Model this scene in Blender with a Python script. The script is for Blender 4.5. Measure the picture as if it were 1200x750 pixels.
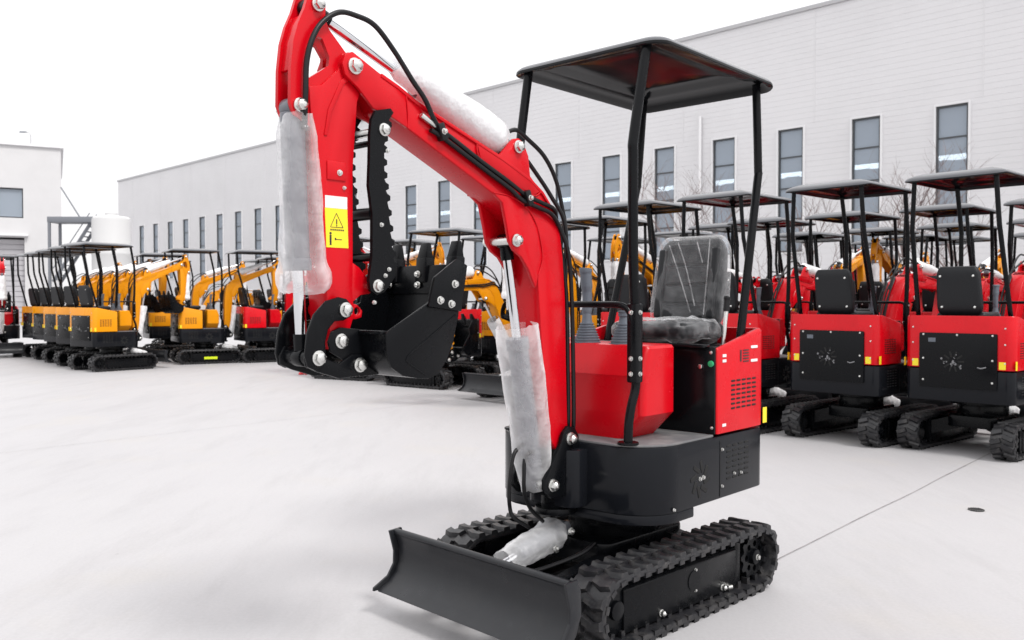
import bpy, bmesh, math, random
from mathutils import Vector, Matrix, noise
random.seed(7)
sc = bpy.context.scene
for o in list(bpy.data.objects):
    bpy.data.objects.remove(o, do_unlink=True)
COL = sc.collection
R = math.radians

# ------------------------------------------------------------------ camera
cam_d = bpy.data.cameras.new('camera')
cam = bpy.data.objects.new('camera', cam_d)
COL.objects.link(cam)
cam.location = (0, 0, 1.28)
cam.rotation_euler = (R(90 - 1.245), 0, 0)
cam_d.sensor_width = 36.0
cam_d.lens = 36.0 * 1027.57 / 1200.0
cam_d.clip_start = 0.05
cam_d.clip_end = 2000
cam_d.dof.use_dof = True
cam_d.dof.focus_distance = 3.4
cam_d.dof.aperture_fstop = 6.3
sc.camera = cam

# ------------------------------------------------------------------ world, sun, exposure
SUN_EL, SUN_AZ = 52.0, 138.0          # degrees; azimuth clockwise from +Y
w = bpy.data.worlds.new('World')
sc.world = w
w.use_nodes = True
nt = w.node_tree
nt.nodes.clear()
sky = nt.nodes.new('ShaderNodeTexSky')
sky.sky_type = 'NISHITA'
sky.sun_disc = False
sky.sun_elevation = R(SUN_EL)
sky.sun_rotation = R(SUN_AZ)
sky.air_density = 1.0
sky.dust_density = 4.0
bgs = nt.nodes.new('ShaderNodeBackground')
nt.links.new(sky.outputs[0], bgs.inputs[0])
bgs.inputs[1].default_value = 0.05
bgc = nt.nodes.new('ShaderNodeBackground')     # even overcast cloud cover
bgc.inputs[0].default_value = (1.0, 0.99, 1.0, 1)
bgc.inputs[1].default_value = 1.0
tcw = nt.nodes.new('ShaderNodeTexCoord')
sep = nt.nodes.new('ShaderNodeSeparateXYZ')
nt.links.new(tcw.outputs['Generated'], sep.inputs[0])
cie = nt.nodes.new('ShaderNodeMapRange')          # overcast luminance rises from horizon to zenith
cie.inputs[1].default_value = 0.0; cie.inputs[2].default_value = 1.0
cie.inputs[3].default_value = 0.72; cie.inputs[4].default_value = 1.45
nt.links.new(sep.outputs['Z'], cie.inputs[0])
nt.links.new(cie.outputs[0], bgc.inputs[1])
mixw = nt.nodes.new('ShaderNodeMixShader')
mixw.inputs[0].default_value = 0.88
outw = nt.nodes.new('ShaderNodeOutputWorld')
nt.links.new(bgs.outputs[0], mixw.inputs[1])
nt.links.new(bgc.outputs[0], mixw.inputs[2])
nt.links.new(mixw.outputs[0], outw.inputs[0])

sun_d = bpy.data.lights.new('sun', 'SUN')
sun_d.energy = 1.5
sun_d.angle = R(14)
sun_d.color = (1.0, 0.98, 0.955)
sun = bpy.data.objects.new('sun', sun_d)
COL.objects.link(sun)
_az, _el = R(SUN_AZ), R(SUN_EL)
sdir = Vector((math.sin(_az) * math.cos(_el), math.cos(_az) * math.cos(_el), math.sin(_el)))
sun.rotation_euler = sdir.to_track_quat('Z', 'Y').to_euler()

sc.view_settings.view_transform = 'Standard'
sc.view_settings.look = 'None'
sc.view_settings.gamma = 1.0
sc.view_settings.use_curve_mapping = False
sc.view_settings.exposure = 0.60
sc.render.engine = 'CYCLES'
sc.cycles.max_bounces = 7
sc.cycles.transparent_max_bounces = 8

# ------------------------------------------------------------------ materials
MATS = {}
def mat(name, col, rough=0.5, metal=0.0, coat=0.0, spec=0.5, var=0.0, vscale=6.0, rvar=0.0, bump=0.0, bscale=40.0, dust=0.0):
    if name in MATS:
        return MATS[name]
    m = bpy.data.materials.new(name)
    m.use_nodes = True
    n = m.node_tree
    p = n.nodes['Principled BSDF']
    p.inputs['Base Color'].default_value = (*col, 1)
    p.inputs['Roughness'].default_value = rough
    p.inputs['Metallic'].default_value = metal
    p.inputs['Specular IOR Level'].default_value = spec
    if coat:
        p.inputs['Coat Weight'].default_value = coat
        p.inputs['Coat Roughness'].default_value = 0.08
    tc = n.nodes.new('ShaderNodeTexCoord')
    if var or rvar or dust:
        nz = n.nodes.new('ShaderNodeTexNoise')
        nz.inputs['Scale'].default_value = vscale
        nz.inputs['Detail'].default_value = 7
        nz.inputs['Roughness'].default_value = 0.65
        n.links.new(tc.outputs['Object'], nz.inputs['Vector'])
        if var or dust:
            mx = n.nodes.new('ShaderNodeMix')
            mx.data_type = 'RGBA'
            d = tuple(c * (1 - var) for c in col) if not dust else (0.30, 0.28, 0.26)
            mx.inputs[6].default_value = (*col, 1)
            mx.inputs[7].default_value = (*d, 1)
            cr = n.nodes.new('ShaderNodeMapRange')
            cr.inputs[1].default_value = 0.42 if not dust else 0.5
            cr.inputs[2].default_value = 0.68 if not dust else 0.8
            cr.inputs[4].default_value = 1.0 if not dust else dust
            n.links.new(nz.outputs[0], cr.inputs[0])
            n.links.new(cr.outputs[0], mx.inputs[0])
            n.links.new(mx.outputs[2], p.inputs['Base Color'])
        if rvar:
            rr = n.nodes.new('ShaderNodeMapRange')
            rr.inputs[1].default_value = 0.3
            rr.inputs[2].default_value = 0.7
            rr.inputs[3].default_value = max(0.02, rough - rvar)
            rr.inputs[4].default_value = min(1, rough + rvar)
            n.links.new(nz.outputs[0], rr.inputs[0])
            n.links.new(rr.outputs[0], p.inputs['Roughness'])
    if bump:
        nb = n.nodes.new('ShaderNodeTexNoise')
        nb.inputs['Scale'].default_value = bscale
        nb.inputs['Detail'].default_value = 5
        n.links.new(tc.outputs['Object'], nb.inputs['Vector'])
        bp = n.nodes.new('ShaderNodeBump')
        bp.inputs['Strength'].default_value = bump
        bp.inputs['Distance'].default_value = 0.01
        n.links.new(nb.outputs[0], bp.inputs['Height'])
        n.links.new(bp.outputs[0], p.inputs['Normal'])
    MATS[name] = m
    return m

RED = mat('red_paint', (0.56, 0.0015, 0.008), 0.27, spec=0.24, coat=0.05, var=0.14, rvar=0.09, vscale=3)
YEL = mat('yellow_paint', (0.72, 0.27, 0.004), 0.3, spec=0.25, rvar=0.07, vscale=5)
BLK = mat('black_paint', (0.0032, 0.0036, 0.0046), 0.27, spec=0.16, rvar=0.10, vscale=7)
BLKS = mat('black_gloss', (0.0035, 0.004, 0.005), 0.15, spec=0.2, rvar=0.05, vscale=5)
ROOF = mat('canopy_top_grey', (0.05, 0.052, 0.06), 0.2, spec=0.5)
BLADE = mat('blade_paint', (0.011, 0.012, 0.0145), 0.36, spec=0.35, rvar=0.12, vscale=10, bump=0.03, bscale=35, dust=0.04)
RUB = mat('rubber', (0.010, 0.010, 0.012), 0.42, spec=0.5, dust=0.18, vscale=14, bump=0.12, bscale=90)
HOSE = mat('hose_rubber', (0.005, 0.005, 0.006), 0.38, spec=0.3)
BODY = mat('body_black', (0.0078, 0.0086, 0.011), 0.16, spec=0.16, rvar=0.06, vscale=5)
ZINC = mat('zinc_steel', (0.66, 0.66, 0.64), 0.30, metal=1.0, rvar=0.12, vscale=60)
DZINC = mat('dull_zinc', (0.20, 0.20, 0.21), 0.45, metal=0.8, rvar=0.15, vscale=60)
CHR = mat('chrome_rod', (0.72, 0.73, 0.75), 0.12, metal=1.0)
STEEL = mat('floor_steel', (0.13, 0.13, 0.135), 0.5, rvar=0.15, vscale=12, dust=0.45, bump=0.05)
VINYL = mat('seat_vinyl', (0.009, 0.010, 0.012), 0.5, spec=0.3, bump=0.15, bscale=120)
BOOT = mat('boot_grey', (0.10, 0.115, 0.14), 0.5)
DARK = mat('dark_hole', (0.004, 0.004, 0.004), 0.8)
WHT = mat('white_print', (0.72, 0.72, 0.72), 0.4)
YPR = mat('yellow_print', (0.82, 0.66, 0.02), 0.4)
HIV = mat('yellow_green_print', (0.62, 0.75, 0.01), 0.4)
GRN = mat('green_button', (0.02, 0.33, 0.13), 0.35)
INK = mat('black_ink', (0.02, 0.02, 0.02), 0.5)
CAPR = mat('red_plastic', (0.6, 0.01, 0.02), 0.4)
BASEP = mat('cylinder_paint', (0.12, 0.125, 0.145), 0.35)

def wrap_mat(name, opac, col, cell, vary=0.3, edge=0.45, rough=0.2, bub=0.22, wrk=0.4):
    """bubble wrap / film: thin white plastic, partly see-through, more opaque edge on"""
    m = bpy.data.materials.new(name)
    m.use_nodes = True
    n = m.node_tree
    p = n.nodes['Principled BSDF']
    p.inputs['Base Color'].default_value = (*col, 1)
    p.inputs['Roughness'].default_value = rough
    p.inputs['Specular IOR Level'].default_value = 0.5
    tc = n.nodes.new('ShaderNodeTexCoord')
    vo = n.nodes.new('ShaderNodeTexVoronoi')
    vo.inputs['Scale'].default_value = cell
    n.links.new(tc.outputs['Object'], vo.inputs['Vector'])
    nz = n.nodes.new('ShaderNodeTexNoise')
    nz.inputs['Scale'].default_value = 17
    nz.inputs['Detail'].default_value = 3
    nz.inputs['Roughness'].default_value = 0.55
    n.links.new(tc.outputs['Object'], nz.inputs['Vector'])
    b1 = n.nodes.new('ShaderNodeBump'); b1.inputs['Strength'].default_value = bub; b1.inputs['Distance'].default_value = 0.006
    b1.invert = True
    b2 = n.nodes.new('ShaderNodeBump'); b2.inputs['Strength'].default_value = wrk; b2.inputs['Distance'].default_value = 0.03
    n.links.new(vo.outputs['Distance'], b1.inputs['Height'])
    n.links.new(nz.outputs[0], b2.inputs['Height'])
    n.links.new(b1.outputs[0], b2.inputs['Normal'])
    n.links.new(b2.outputs[0], p.inputs['Normal'])
    tr = n.nodes.new('ShaderNodeBsdfTransparent')
    tl = n.nodes.new('ShaderNodeBsdfTranslucent')
    tl.inputs[0].default_value = (*col, 1)
    n.links.new(b2.outputs[0], tl.inputs['Normal'])
    ms = n.nodes.new('ShaderNodeMixShader'); ms.inputs[0].default_value = 0.35
    n.links.new(p.outputs[0], ms.inputs[1]); n.links.new(tl.outputs[0], ms.inputs[2])
    lw = n.nodes.new('ShaderNodeLayerWeight'); lw.inputs[0].default_value = 0.45
    mr = n.nodes.new('ShaderNodeMapRange')
    mr.inputs[3].default_value = opac; mr.inputs[4].default_value = min(1, opac + edge)
    ad = n.nodes.new('ShaderNodeMath'); ad.operation = 'MULTIPLY_ADD'
    ad.inputs[1].default_value = vary; ad.inputs[2].default_value = -vary / 2
    n.links.new(nz.outputs[0], ad.inputs[0])
    sm = n.nodes.new('ShaderNodeMath'); sm.operation = 'ADD'; sm.use_clamp = True
    n.links.new(lw.outputs['Facing'], mr.inputs[0])
    n.links.new(mr.outputs[0], sm.inputs[0]); n.links.new(ad.outputs[0], sm.inputs[1])
    mx = n.nodes.new('ShaderNodeMixShader')
    n.links.new(sm.outputs[0], mx.inputs[0])
    n.links.new(tr.outputs[0], mx.inputs[1]); n.links.new(ms.outputs[0], mx.inputs[2])
    n.links.new(mx.outputs[0], n.nodes['Material Output'].inputs[0])
    MATS[name] = m
    return m
WRAP = wrap_mat('bubble_wrap', 0.22, (0.97, 0.97, 0.98), 70, 0.26, 0.66, 0.12, 0.14, 0.55)
FOAM = wrap_mat('white_foam_wrap', 0.90, (0.93, 0.93, 0.94), 60, 0.1)
WRAPB = mat('wrap_plain', (0.80, 0.80, 0.81), 0.35, var=0.25, vscale=14, bump=0.5, bscale=30)
FILM = wrap_mat('plastic_film', 0.05, (0.90, 0.91, 0.93), 9, 0.22, 0.40, 0.07, 0.5, 1.0)
FILM2 = wrap_mat('crumpled_film', 0.0, (0.92, 0.93, 0.95), 14, 0.55, 0.35, 0.07, 0.6, 1.0)
CREASE = wrap_mat('film_fold', 0.10, (0.9, 0.9, 0.92), 30, 0.5, 0.3)

# ------------------------------------------------------------------ mesh builder
SCRATCH = bpy.data.meshes.new('scratch')
class MB:
    def __init__(s):
        s.bm = bmesh.new()
    def merge(s, t, bevel=0, seg=2, mi=0, ang=0.5):
        if bevel:
            ed = [e for e in t.edges if len(e.link_faces) == 2 and abs(e.calc_face_angle(0)) > ang]
            if ed:
                bmesh.ops.bevel(t, geom=ed, offset=bevel, segments=seg, profile=0.5, affect='EDGES', clamp_overlap=True)
        for f in t.faces:
            f.material_index = mi
        t.to_mesh(SCRATCH)
        t.free()
        s.bm.from_mesh(SCRATCH)
        return s
    def box(s, c, d, rot=None, bevel=0, mi=0, seg=2, taper=None):
        t = bmesh.new()
        M = Matrix.Translation(Vector(c)) @ (rot.to_4x4() if rot else Matrix.Identity(4)) @ Matrix.Diagonal((*d, 1))
        bmesh.ops.create_cube(t, size=1)
        if taper:
            for v in t.verts:
                if v.co.z > 0:
                    v.co.x *= taper[0]; v.co.y *= taper[1]
        bmesh.ops.transform(t, matrix=M, verts=t.verts)
        return s.merge(t, bevel, seg, mi)
    def prism(s, pts, a, b, bevel=0, holes=(), axis='y', mi=0, seg=2, ztop=None):
        """polygon swept along an axis: axis 'y' pts=(x,z); 'z' pts=(x,y); 'x' pts=(y,z)"""
        t = bmesh.new()
        def P(p, q):
            if axis == 'y': return (p[0], q, p[1])
            if axis == 'z': return (p[0], p[1], q)
            return (q, p[0], p[1])
        if not holes:
            va = [t.verts.new(P(p, a)) for p in pts]
            vb = [t.verts.new(P(p, b if ztop is None else ztop(p))) for p in pts]
            t.faces.new(va); t.faces.new(vb)
            n = len(pts)
            for i in range(n):
                t.faces.new((va[i], va[(i + 1) % n], vb[(i + 1) % n], vb[i]))
        else:
            ed = []
            for lp in [pts] + list(holes):
                vs = [t.verts.new(P(p, a)) for p in lp]
                for i in range(len(vs)):
                    ed.append(t.edges.new((vs[i], vs[(i + 1) % len(vs)])))
            bmesh.ops.triangle_fill(t, use_beauty=True, use_dissolve=False, edges=ed)
            r = bmesh.ops.extrude_face_region(t, geom=list(t.faces))
            d = Vector(P((0, 0), b - a))
            bmesh.ops.translate(t, vec=d, verts=[x for x in r['geom'] if isinstance(x, bmesh.types.BMVert)])
        bmesh.ops.recalc_face_normals(t, faces=t.faces)
        return s.merge(t, bevel, seg, mi)
    def rings(s, rs, cap=True, mi=0, closed=False):
        t = bmesh.new()
        V = [[t.verts.new(p) for p in r] for r in rs]
        n = len(rs[0])
        m = len(V)
        for i in range(m if closed else m - 1):
            A, B = V[i], V[(i + 1) % m]
            for j in range(n):
                t.faces.new((A[j], A[(j + 1) % n], B[(j + 1) % n], B[j]))
        if cap and not closed:
            t.faces.new(list(reversed(V[0]))); t.faces.new(V[-1])
        bmesh.ops.recalc_face_normals(t, faces=t.faces)
        return s.merge(t, mi=mi)
    def cyl(s, p0, p1, r0, r1=None, n=18, bevel=0, mi=0, cap=True):
        r1 = r0 if r1 is None else r1
        p0, p1 = Vector(p0), Vector(p1)
        d = (p1 - p0).normalized()
        u = d.orthogonal().normalized(); v = d.cross(u)
        cs = [(math.cos(2 * math.pi * k / n), math.sin(2 * math.pi * k / n)) for k in range(n)]
        b = min(bevel, 0.9 * min(r0, r1), 0.45 * (p1 - p0).length)
        prof = [(p0, r0), (p1, r1)] if not b else [(p0, r0 - b), (p0 + d * b * 0.3, r0 - b * 0.3), (p0 + d * b, r0), (p1 - d * b, r1), (p1 - d * b * 0.3, r1 - b * 0.3), (p1, r1 - b)]
        return s.rings([[c + (u * x + v * y) * r for x, y in cs] for c, r in prof], cap, mi)
    def tube(s, pts, r, n=10, sub=6, mi=0, flat=None):
        P = [Vector(p) for p in pts]
        if sub > 1 and len(P) > 2:
            Q = []
            for i in range(len(P) - 1):
                a = P[max(i - 1, 0)]; b = P[i]; c = P[i + 1]; d = P[min(i + 2, len(P) - 1)]
                for k in range(sub):
                    t = k / sub
                    Q.append(0.5 * ((2 * b) + (c - a) * t + (2 * a - 5 * b + 4 * c - d) * t * t + (3 * b - a - 3 * c + d) * t ** 3))
            Q.append(P[-1]); P = Q
        rs = []
        u = None
        for i, p in enumerate(P):
            d = (P[min(i + 1, len(P) - 1)] - P[max(i - 1, 0)]).normalized()
            if u is None:
                u = d.orthogonal().normalized()
                if flat: u = (Vector(flat) - d * d.dot(Vector(flat))).normalized()
            else: u = (u - d * u.dot(d)).normalized()
            v = d.cross(u)
            rr = r[i] if isinstance(r, (list, tuple)) else r
            if n == 4:
                rs.append([p + (u * x + v * y) * rr for x, y in ((1, 1), (-1, 1), (-1, -1), (1, -1))])
            else:
                rs.append([p + (u * math.cos(2 * math.pi * k / n) + v * math.sin(2 * math.pi * k / n)) * rr for k in range(n)])
        return s.rings(rs, True, mi)
    def bolt(s, p, d, r=0.012, h=0.008, mi=0, dome=True):
        p = Vector(p); d = Vector(d).normalized()
        s.cyl(p - d * 0.002, p + d * h * 0.25, r * 1.22, n=18, bevel=0.001, mi=mi)
        s.cyl(p + d * h * 0.2, p + d * h * 0.95, r, r * 0.95, n=6, mi=mi)
        if dome: s.cyl(p + d * h * 0.9, p + d * h * 1.35, r * 0.85, r * 0.45, n=14, bevel=0.002, mi=mi)
        return s
    def build(s, name, mats, parent=None, smooth=38, rz=0.0, loc=None):
        me = bpy.data.meshes.new(name)
        bm = s.bm
        bm.normal_update()
        lim = R(smooth)
        for f in bm.faces: f.smooth = True
        for e in bm.edges:
            if len(e.link_faces) != 2 or e.calc_face_angle(0) > lim:
                e.smooth = False
        bm.to_mesh(me); bm.free()
        for m in (mats if isinstance(mats, (list, tuple)) else [mats]):
            me.materials.append(m)
        o = bpy.data.objects.new(name, me)
        COL.objects.link(o)
        if parent: o.parent = parent
        o.rotation_euler.z = rz
        if loc: o.location = loc
        return o

def empty(name, loc=(0, 0, 0), rz=0.0):
    o = bpy.data.objects.new(name, None)
    o.empty_display_size = 0.2
    COL.objects.link(o)
    o.location = loc; o.rotation_euler.z = rz
    return o
def tag(o, label=None, cat=None, group=None, kind=None):
    if label: o['label'] = label
    if cat: o['category'] = cat
    if group: o['group'] = group
    if kind: o['kind'] = kind
    return o
def inst(src, name, parent, loc=(0, 0, 0), rot=(0, 0, 0)):
    c = bpy.data.objects.new(name, src.data if hasattr(src, 'data') else src)
    COL.objects.link(c); c.parent = parent
    c.location = loc; c.rotation_euler = rot
    return c
KIDS = {}
def kids_of(o):
    """children map of a prototype, looked up once (obj.children scans every object)"""
    if o.name not in KIDS:
        m = {}
        for x in bpy.data.objects:
            if x.parent: m.setdefault(x.parent.name, []).append(x)
        def walk(q):
            KIDS[q.name] = m.get(q.name, [])
            for ch in KIDS[q.name]: walk(ch)
        walk(o)
    return KIDS[o.name]
def copy_tree(o, parent=None):
    c = o.copy()
    COL.objects.link(c)
    c.parent = parent
    for k in ('label', 'category', 'group'):
        if parent is None and k in c: del c[k]
    for ch in kids_of(o):
        copy_tree(ch, c)
    return c

def wrap_shape(p0, p1, prof, seed, n=30, m=36, rough=0.10, flute=0.06):
    """crumpled plastic sleeve round an axis; prof = [(t, radius)]"""
    p0, p1 = Vector(p0), Vector(p1)
    d = (p1 - p0).normalized()
    u = d.orthogonal().normalized(); v = d.cross(u)
    rs = []
    for i in range(m):
        t = i / (m - 1)
        for k in range(len(prof) - 1):
            if prof[k][0] <= t <= prof[k + 1][0]:
                f = (t - prof[k][0]) / (prof[k + 1][0] - prof[k][0]); f = f * f * (3 - 2 * f)
                r = prof[k][1] + (prof[k + 1][1] - prof[k][1]) * f
        ring = []
        for j in range(n):
            a = 2 * math.pi * j / n
            q = Vector((math.cos(a) * 1.5, math.sin(a) * 1.5, t * 4.5 + seed * 7.1))
            nn = noise.noise(q) * 1.0 + noise.noise(q * 2.7) * 0.55 + noise.noise(q * 6.0) * 0.25
            fl = math.sin(a * 5 + seed + 2.5 * noise.noise(Vector((t * 3, seed, 0)))) * flute
            rr = r * (1 + rough * nn + fl * (0.3 + 0.7 * abs(2 * t - 1)))
            ring.append(p0 + (p1 - p0) * t + d * (0.012 * noise.noise(q * 1.3)) + (u * math.cos(a) + v * math.sin(a)) * rr)
        rs.append(ring)
    return rs

# ------------------------------------------------------------------ mini excavator
HY = 0.0502       # the upper structure is turned slightly on its undercarriage
def rrect(x0, x1, y0, y1, r, n=6):
    """rounded rectangle outline; r = radius or (x1y1, x0y1, x0y0, x1y0)"""
    if not isinstance(r, (tuple, list)): r = (r,) * 4
    out = []
    for (cx, cy, sx, sy, a0), q in zip(((x1, y1, -1, -1, 0), (x0, y1, 1, -1, 90), (x0, y0, 1, 1, 180), (x1, y0, -1, 1, 270)), r):
        for k in range(n + 1):
            a = R(a0 + 90 * k / n)
            out.append((cx + sx * q + q * math.cos(a), cy + sy * q + q * math.sin(a)))
    return out

def track_path(L0, L1, r, zc):
    """closed side path of a track: list of (point(x,z), normal angle), and its length function"""
    straight = L1 - L0
    per = 2 * straight + 2 * math.pi * r
    def at(sv):
        sv %= per
        if sv < straight: return (L0 + sv, zc + r, 90.0)
        sv -= straight
        if sv < math.pi * r:
            a = 90 - math.degrees(sv / r); return (L1 + r * math.cos(R(a)), zc + r * math.sin(R(a)), a)
        sv -= math.pi * r
        if sv < straight: return (L1 - sv, zc - r, -90.0)
        sv -= straight
        a = -90 - math.degrees(sv / r)
        return (L0 + r * math.cos(R(a)), zc + r * math.sin(R(a)), a)
    return at, per

LUGS = {}
def lug_mesh(side):
    if side in LUGS: return LUGS[side]
    b = MB()
    # skewed block, x along travel, y across, z outward
    t = bmesh.new()
    w2, l = 0.043, 0.026
    pts = [(-l * 0.9, -w2), (l * 0.5, -w2), (l * 1.15, w2 * 0.1), (l * 0.75, w2), (-l * 0.65, w2), (-l * 0.15, w2 * 0.1)]
    if side < 0: pts = [(x, -y) for x, y in pts][::-1]
    lo = [t.verts.new((x * 1.15, y * 1.04, -0.004)) for x, y in pts]
    hi = [t.verts.new((x * 0.86, y * 0.96, 0.015)) for x, y in pts]
    t.faces.new(lo[::-1]); t.faces.new(hi)
    for i in range(6): t.faces.new((lo[i], lo[(i + 1) % 6], hi[(i + 1) % 6], hi[i]))
    b.merge(t)
    o = b.build('lug', RUB)
    me = o.data
    bpy.data.objects.remove(o)
    LUGS[side] = me
    return me

def make_track(root, sy, hero):
    yc = 0.38 * sy
    L0, L1, r, zc = -0.455, 0.515, 0.135, 0.150
    at, per = track_path(L0, L1, r, zc)
    N = 96
    b = MB()
    rs = []
    for i in range(N):
        x, z, a = at(per * i / N)
        nx, nz = math.cos(R(a)), math.sin(R(a))
        sec = [(-0.088, 0.0), (-0.092, -0.008), (-0.092, -0.020), (-0.080, -0.026), (0.080, -0.026), (0.092, -0.020), (0.092, -0.008), (0.088, 0.0)]
        rs.append([(x + nx * h, yc + q, z + nz * h) for q, h in sec])
    b.rings(rs, False, closed=True)
    # inner drive blocks
    M = 38
    for i in range(M):
        x, z, a = at(per * (i + .5) / M)
        for q in (-0.035, 0.035):
            b.box((x - 0.034 * math.cos(R(a)), yc + q, z - 0.034 * math.sin(R(a))), (0.022, 0.03, 0.036), Matrix.Rotation(R(90 - a), 3, 'Y'))
        b.box((x - 0.020 * math.cos(R(a)), yc + sy * 0.086, z - 0.020 * math.sin(R(a))), (0.03, 0.02, 0.018), Matrix.Rotation(R(90 - a), 3, 'Y'))
    tr = b.build('track', RUB, root)
    P = 38
    if hero:
        for i in range(P):
            for s2 in (-1, 1):
                x, z, a = at(per * (i + (0.25 if s2 > 0 else 0.70)) / P)
                inst(lug_mesh(s2), 'lug', tr, (x, yc + s2 * 0.046, z), (0, R(90 - a), 0))
    else:
        tb = MB()
        for i in range(P):
            for s2 in (-1, 1):
                x, z, a = at(per * (i + (0.25 if s2 > 0 else 0.70)) / P)
                tb.box((x + 0.008 * math.cos(R(a)), yc + s2 * 0.046, z + 0.008 * math.sin(R(a))), (0.042, 0.082, 0.018), Matrix.Rotation(R(90 - a), 3, 'Y') @ Matrix.Rotation(s2 * 0.35, 3, 'Z'), taper=(0.75, 0.95))
        tb.build('tread', RUB, tr)
    # side frame
    g = MB()
    yo = sy * (abs(yc) + 0.05)
    yi = sy * (abs(yc) - 0.06)
    prof = [(yi, 0.052), (yo, 0.052), (yo, 0.212), (yo - sy * 0.040, 0.252), (yi, 0.252)]
    if sy < 0: prof = prof[::-1]
    g.prism(prof, -0.30, 0.475, 0.004, axis='x')
    if hero:
        g.cyl((0.02, yo, 0.15), (0.02, yo + sy * 0.003, 0.15), 0.042, n=24)
        for x in (0.32, 0.14, -0.05, -0.22):
            g.cyl((x, yi, 0.055), (x, yo - sy * 0.012, 0.055), 0.034, n=18, bevel=0.004)
    g.box((-0.32, yo - sy * 0.03, 0.15), (0.045, 0.05, 0.19), bevel=0.004)
    g.box((0.49, yo - sy * 0.05, 0.13), (0.05, 0.04, 0.07), bevel=0.004)
    g.build('track_frame', BLK, tr)
    s = MB()
    sx = L0
    tooth = []
    for k in range(44):
        a = 2 * math.pi * k / 44
        rr = 0.101 if k % 4 in (0, 1) else 0.083
        tooth.append((sx + rr * math.cos(a), zc + rr * math.sin(a)))
    hol = []
    for k in range(7):
        a = 2 * math.pi * k / 7
        hol.append([(sx + 0.056 * math.cos(a) + 0.014 * math.cos(q * math.pi / 4), zc + 0.056 * math.sin(a) + 0.014 * math.sin(q * math.pi / 4)) for q in range(8)])
    s.prism(tooth, yc - 0.012 + sy * 0.03, yc + 0.012 + sy * 0.03, holes=hol)
    s.cyl((sx, yc, zc), (sx, yc + sy * 0.062, zc), 0.034, n=24, bevel=0.005)
    s.cyl((sx, yc - sy * 0.05, zc), (sx, yc + sy * 0.02, zc), 0.085, n=28)
    s.build('sprocket', BLK, tr)
    s = MB()
    s.cyl((L1, yc - 0.04, zc), (L1, yc + 0.04, zc), 0.096, n=32, bevel=0.008)
    s.cyl((L1, yc - 0.056, zc), (L1, yc + 0.056, zc), 0.036, n=20, bevel=0.004)
    s.build('idler', BLK, tr)
    if hero:
        z = MB(); z.bolt((sx, yo + sy * 0.013, zc), (0, sy, 0), 0.011, 0.010); z.build('hub_bolt', ZINC, tr)
        for x, zz in ((0.245, 0.075), (-0.19, 0.075)):
            z = MB(); z.bolt((x, yo, zz), (0, sy, 0), 0.012, 0.018); z.build('roller_bolt', ZINC, tr)
        for x, zz in ((0.01, 0.192), (0.01, 0.108)):
            z = MB(); z.bolt((x, yo, zz), (0, sy, 0), 0.006, 0.006); z.build('cover_bolt', ZINC, tr)
        z = MB(); z.cyl((-0.235, yo - sy * 0.02, 0.055), (-0.262, yo + sy * 0.006, 0.062), 0.010, n=10); z.build('grease_fitting', ZINC, tr)
    return tr

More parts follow.
